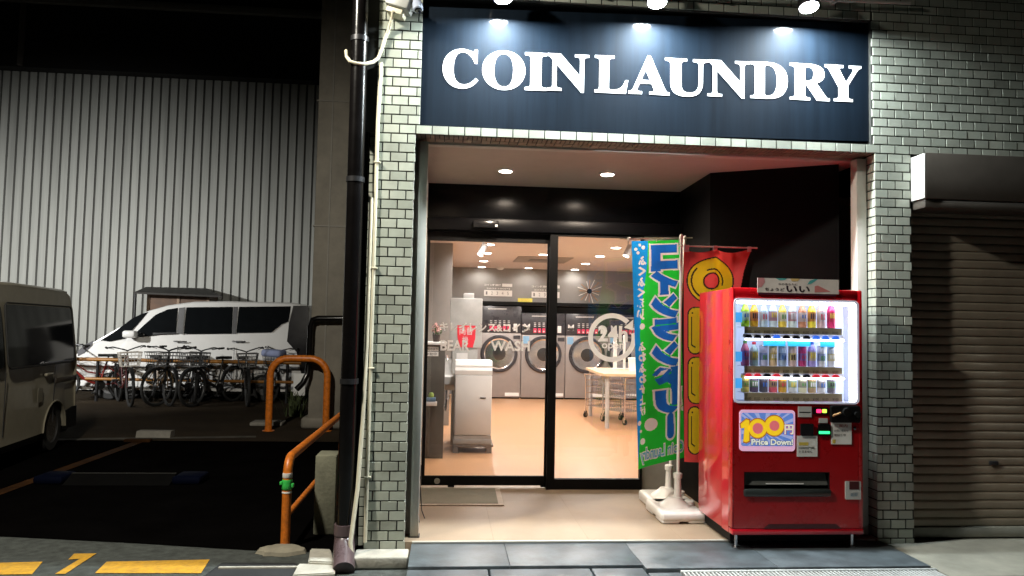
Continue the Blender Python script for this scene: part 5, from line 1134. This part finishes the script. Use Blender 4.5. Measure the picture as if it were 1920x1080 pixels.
# ================================================================== WAREHOUSE BEHIND
YW = 14.0
wh = thing('warehouse', 'long warehouse wall of pale ribbed metal sheets behind the car park', 'building', (-7, YW, -.06))
CLAD = mat('cladding', (.385, .395, .37), .6, var=.22, vscale=1.5)
_n = CLAD.node_tree.nodes; _mp = _n.new('ShaderNodeMapping'); _mp.inputs['Scale'].default_value = (3, 1, .15)
CLAD.node_tree.links.new(_n['Texture Coordinate'].outputs['Object'], _mp.inputs[0]); CLAD.node_tree.links.new(_mp.outputs[0], _n['Noise Texture'].inputs['Vector']); SEAM = mat('seam_shade', (.06, .06, .055), .7)
zt0, zt1 = at(0, 137, 'y', YW).z, at(588, 155, 'y', YW).z
g = G(); gs_ = G(); x = -16.0; pw = .2125
xl = at(600, 300, 'y', YW).x+2.5
while x < xl:
    zt_ = 7.72
    g.add([(x+.026, YW, -.06), (x+pw-.026, YW, -.06), (x+pw-.026, YW, zt_), (x+.026, YW, zt_), (x+.020, YW+.035, -.06), (x+pw-.020, YW+.035, -.06), (x+pw-.020, YW+.035, zt_), (x+.020, YW+.035, zt_)], [(0, 1, 2, 3), (4, 0, 3, 7), (1, 5, 6, 2)])
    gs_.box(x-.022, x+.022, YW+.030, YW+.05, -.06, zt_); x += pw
gs_.k = 0
ob('ribbed_cladding', g, CLAD, wh, 30); ob('rib_shade_strips', gs_, SEAM, wh, smooth=0)  # dark strips put the shade between the ribs into the groove colour
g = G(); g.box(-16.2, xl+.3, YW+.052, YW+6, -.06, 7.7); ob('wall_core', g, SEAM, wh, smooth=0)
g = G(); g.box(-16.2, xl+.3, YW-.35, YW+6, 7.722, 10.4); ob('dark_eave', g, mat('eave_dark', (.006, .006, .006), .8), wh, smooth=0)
zb_ = at(300, 16, 'y', YW-.5).z; zt2 = at(300, 2, 'y', YW-.5).z
g = G(); g.box(-16.2, xl+.3, YW-.50, YW-.36, zb_, zt2, .02); ob('gutter', g, mat('gutter_grey', (.16, .16, .14), .6), wh)
q = at(40, 70, 'y', YW-.4); g = G(); g.box(q.x-.06, q.x+.06, YW-.42, YW-.355, 7.75, zb_-.005); ob('eave_post', g, mat('post_dim', (.10, .09, .08), .6), wh)
ys = 13.2
t = thing('shed', 'small lean-to shed with a sheet roof and brown panel behind the minivan', 'shed', (at(330, 560, 'y', ys).x, ys, -.06))
r0, r1, r2, r3 = at(254, 536, 'y', ys-.5), at(381, 535, 'y', ys+.3), at(416, 556, 'y', ys-.5), at(270, 549, 'y', ys-.5)
zr = r2.z
g = G(); xa, xb = at(252, 540, 'y', ys-.5).x, at(416, 556, 'y', ys-.5).x; xc = at(383, 536, 'y', ys+.5).x
g.add([(xa, ys-.5, zr+.02), (xb, ys-.5, zr-.02), (xc, ys+.7, zr+.20), (xa-.2, ys+.7, zr+.20), (xa, ys-.5, zr+.06), (xb, ys-.5, zr+.02), (xc, ys+.7, zr+.24), (xa-.2, ys+.7, zr+.24)], [(0, 3, 2, 1), (4, 5, 6, 7), (0, 1, 5, 4), (1, 2, 6, 5), (2, 3, 7, 6), (3, 0, 4, 7)]); ob('roof', g, mat('shed_roof', (.018, .015, .013), .7, var=.3), t, smooth=0)
g = G(); p0, p1 = at(275, 590, 'y', ys), at(392, 590, 'y', ys); g.box(p0.x, p1.x, ys, ys+.6, -.06, zr+.1); ob('panel', g, mat('shed_brown', (.12, .07, .045), .7, var=.3), t, smooth=0)
g = G(); g.frame(p0.x, p1.x, -.06, zr+.08, .06, .06, .05, .06, FY(ys), .002, .03); g.box((p0.x+p1.x)/2-.03, (p0.x+p1.x)/2+.03, ys-.03, ys-.002, .0, zr); ob('frame', g, mat('shed_frame', (.26, .17, .11), .6), t, smooth=0)
g = G(); g.cyl((p0.x-.12, ys-.4, -.06), (p0.x-.12, ys-.4, zr+.04), .03); ob('post', g, DARKM, t)
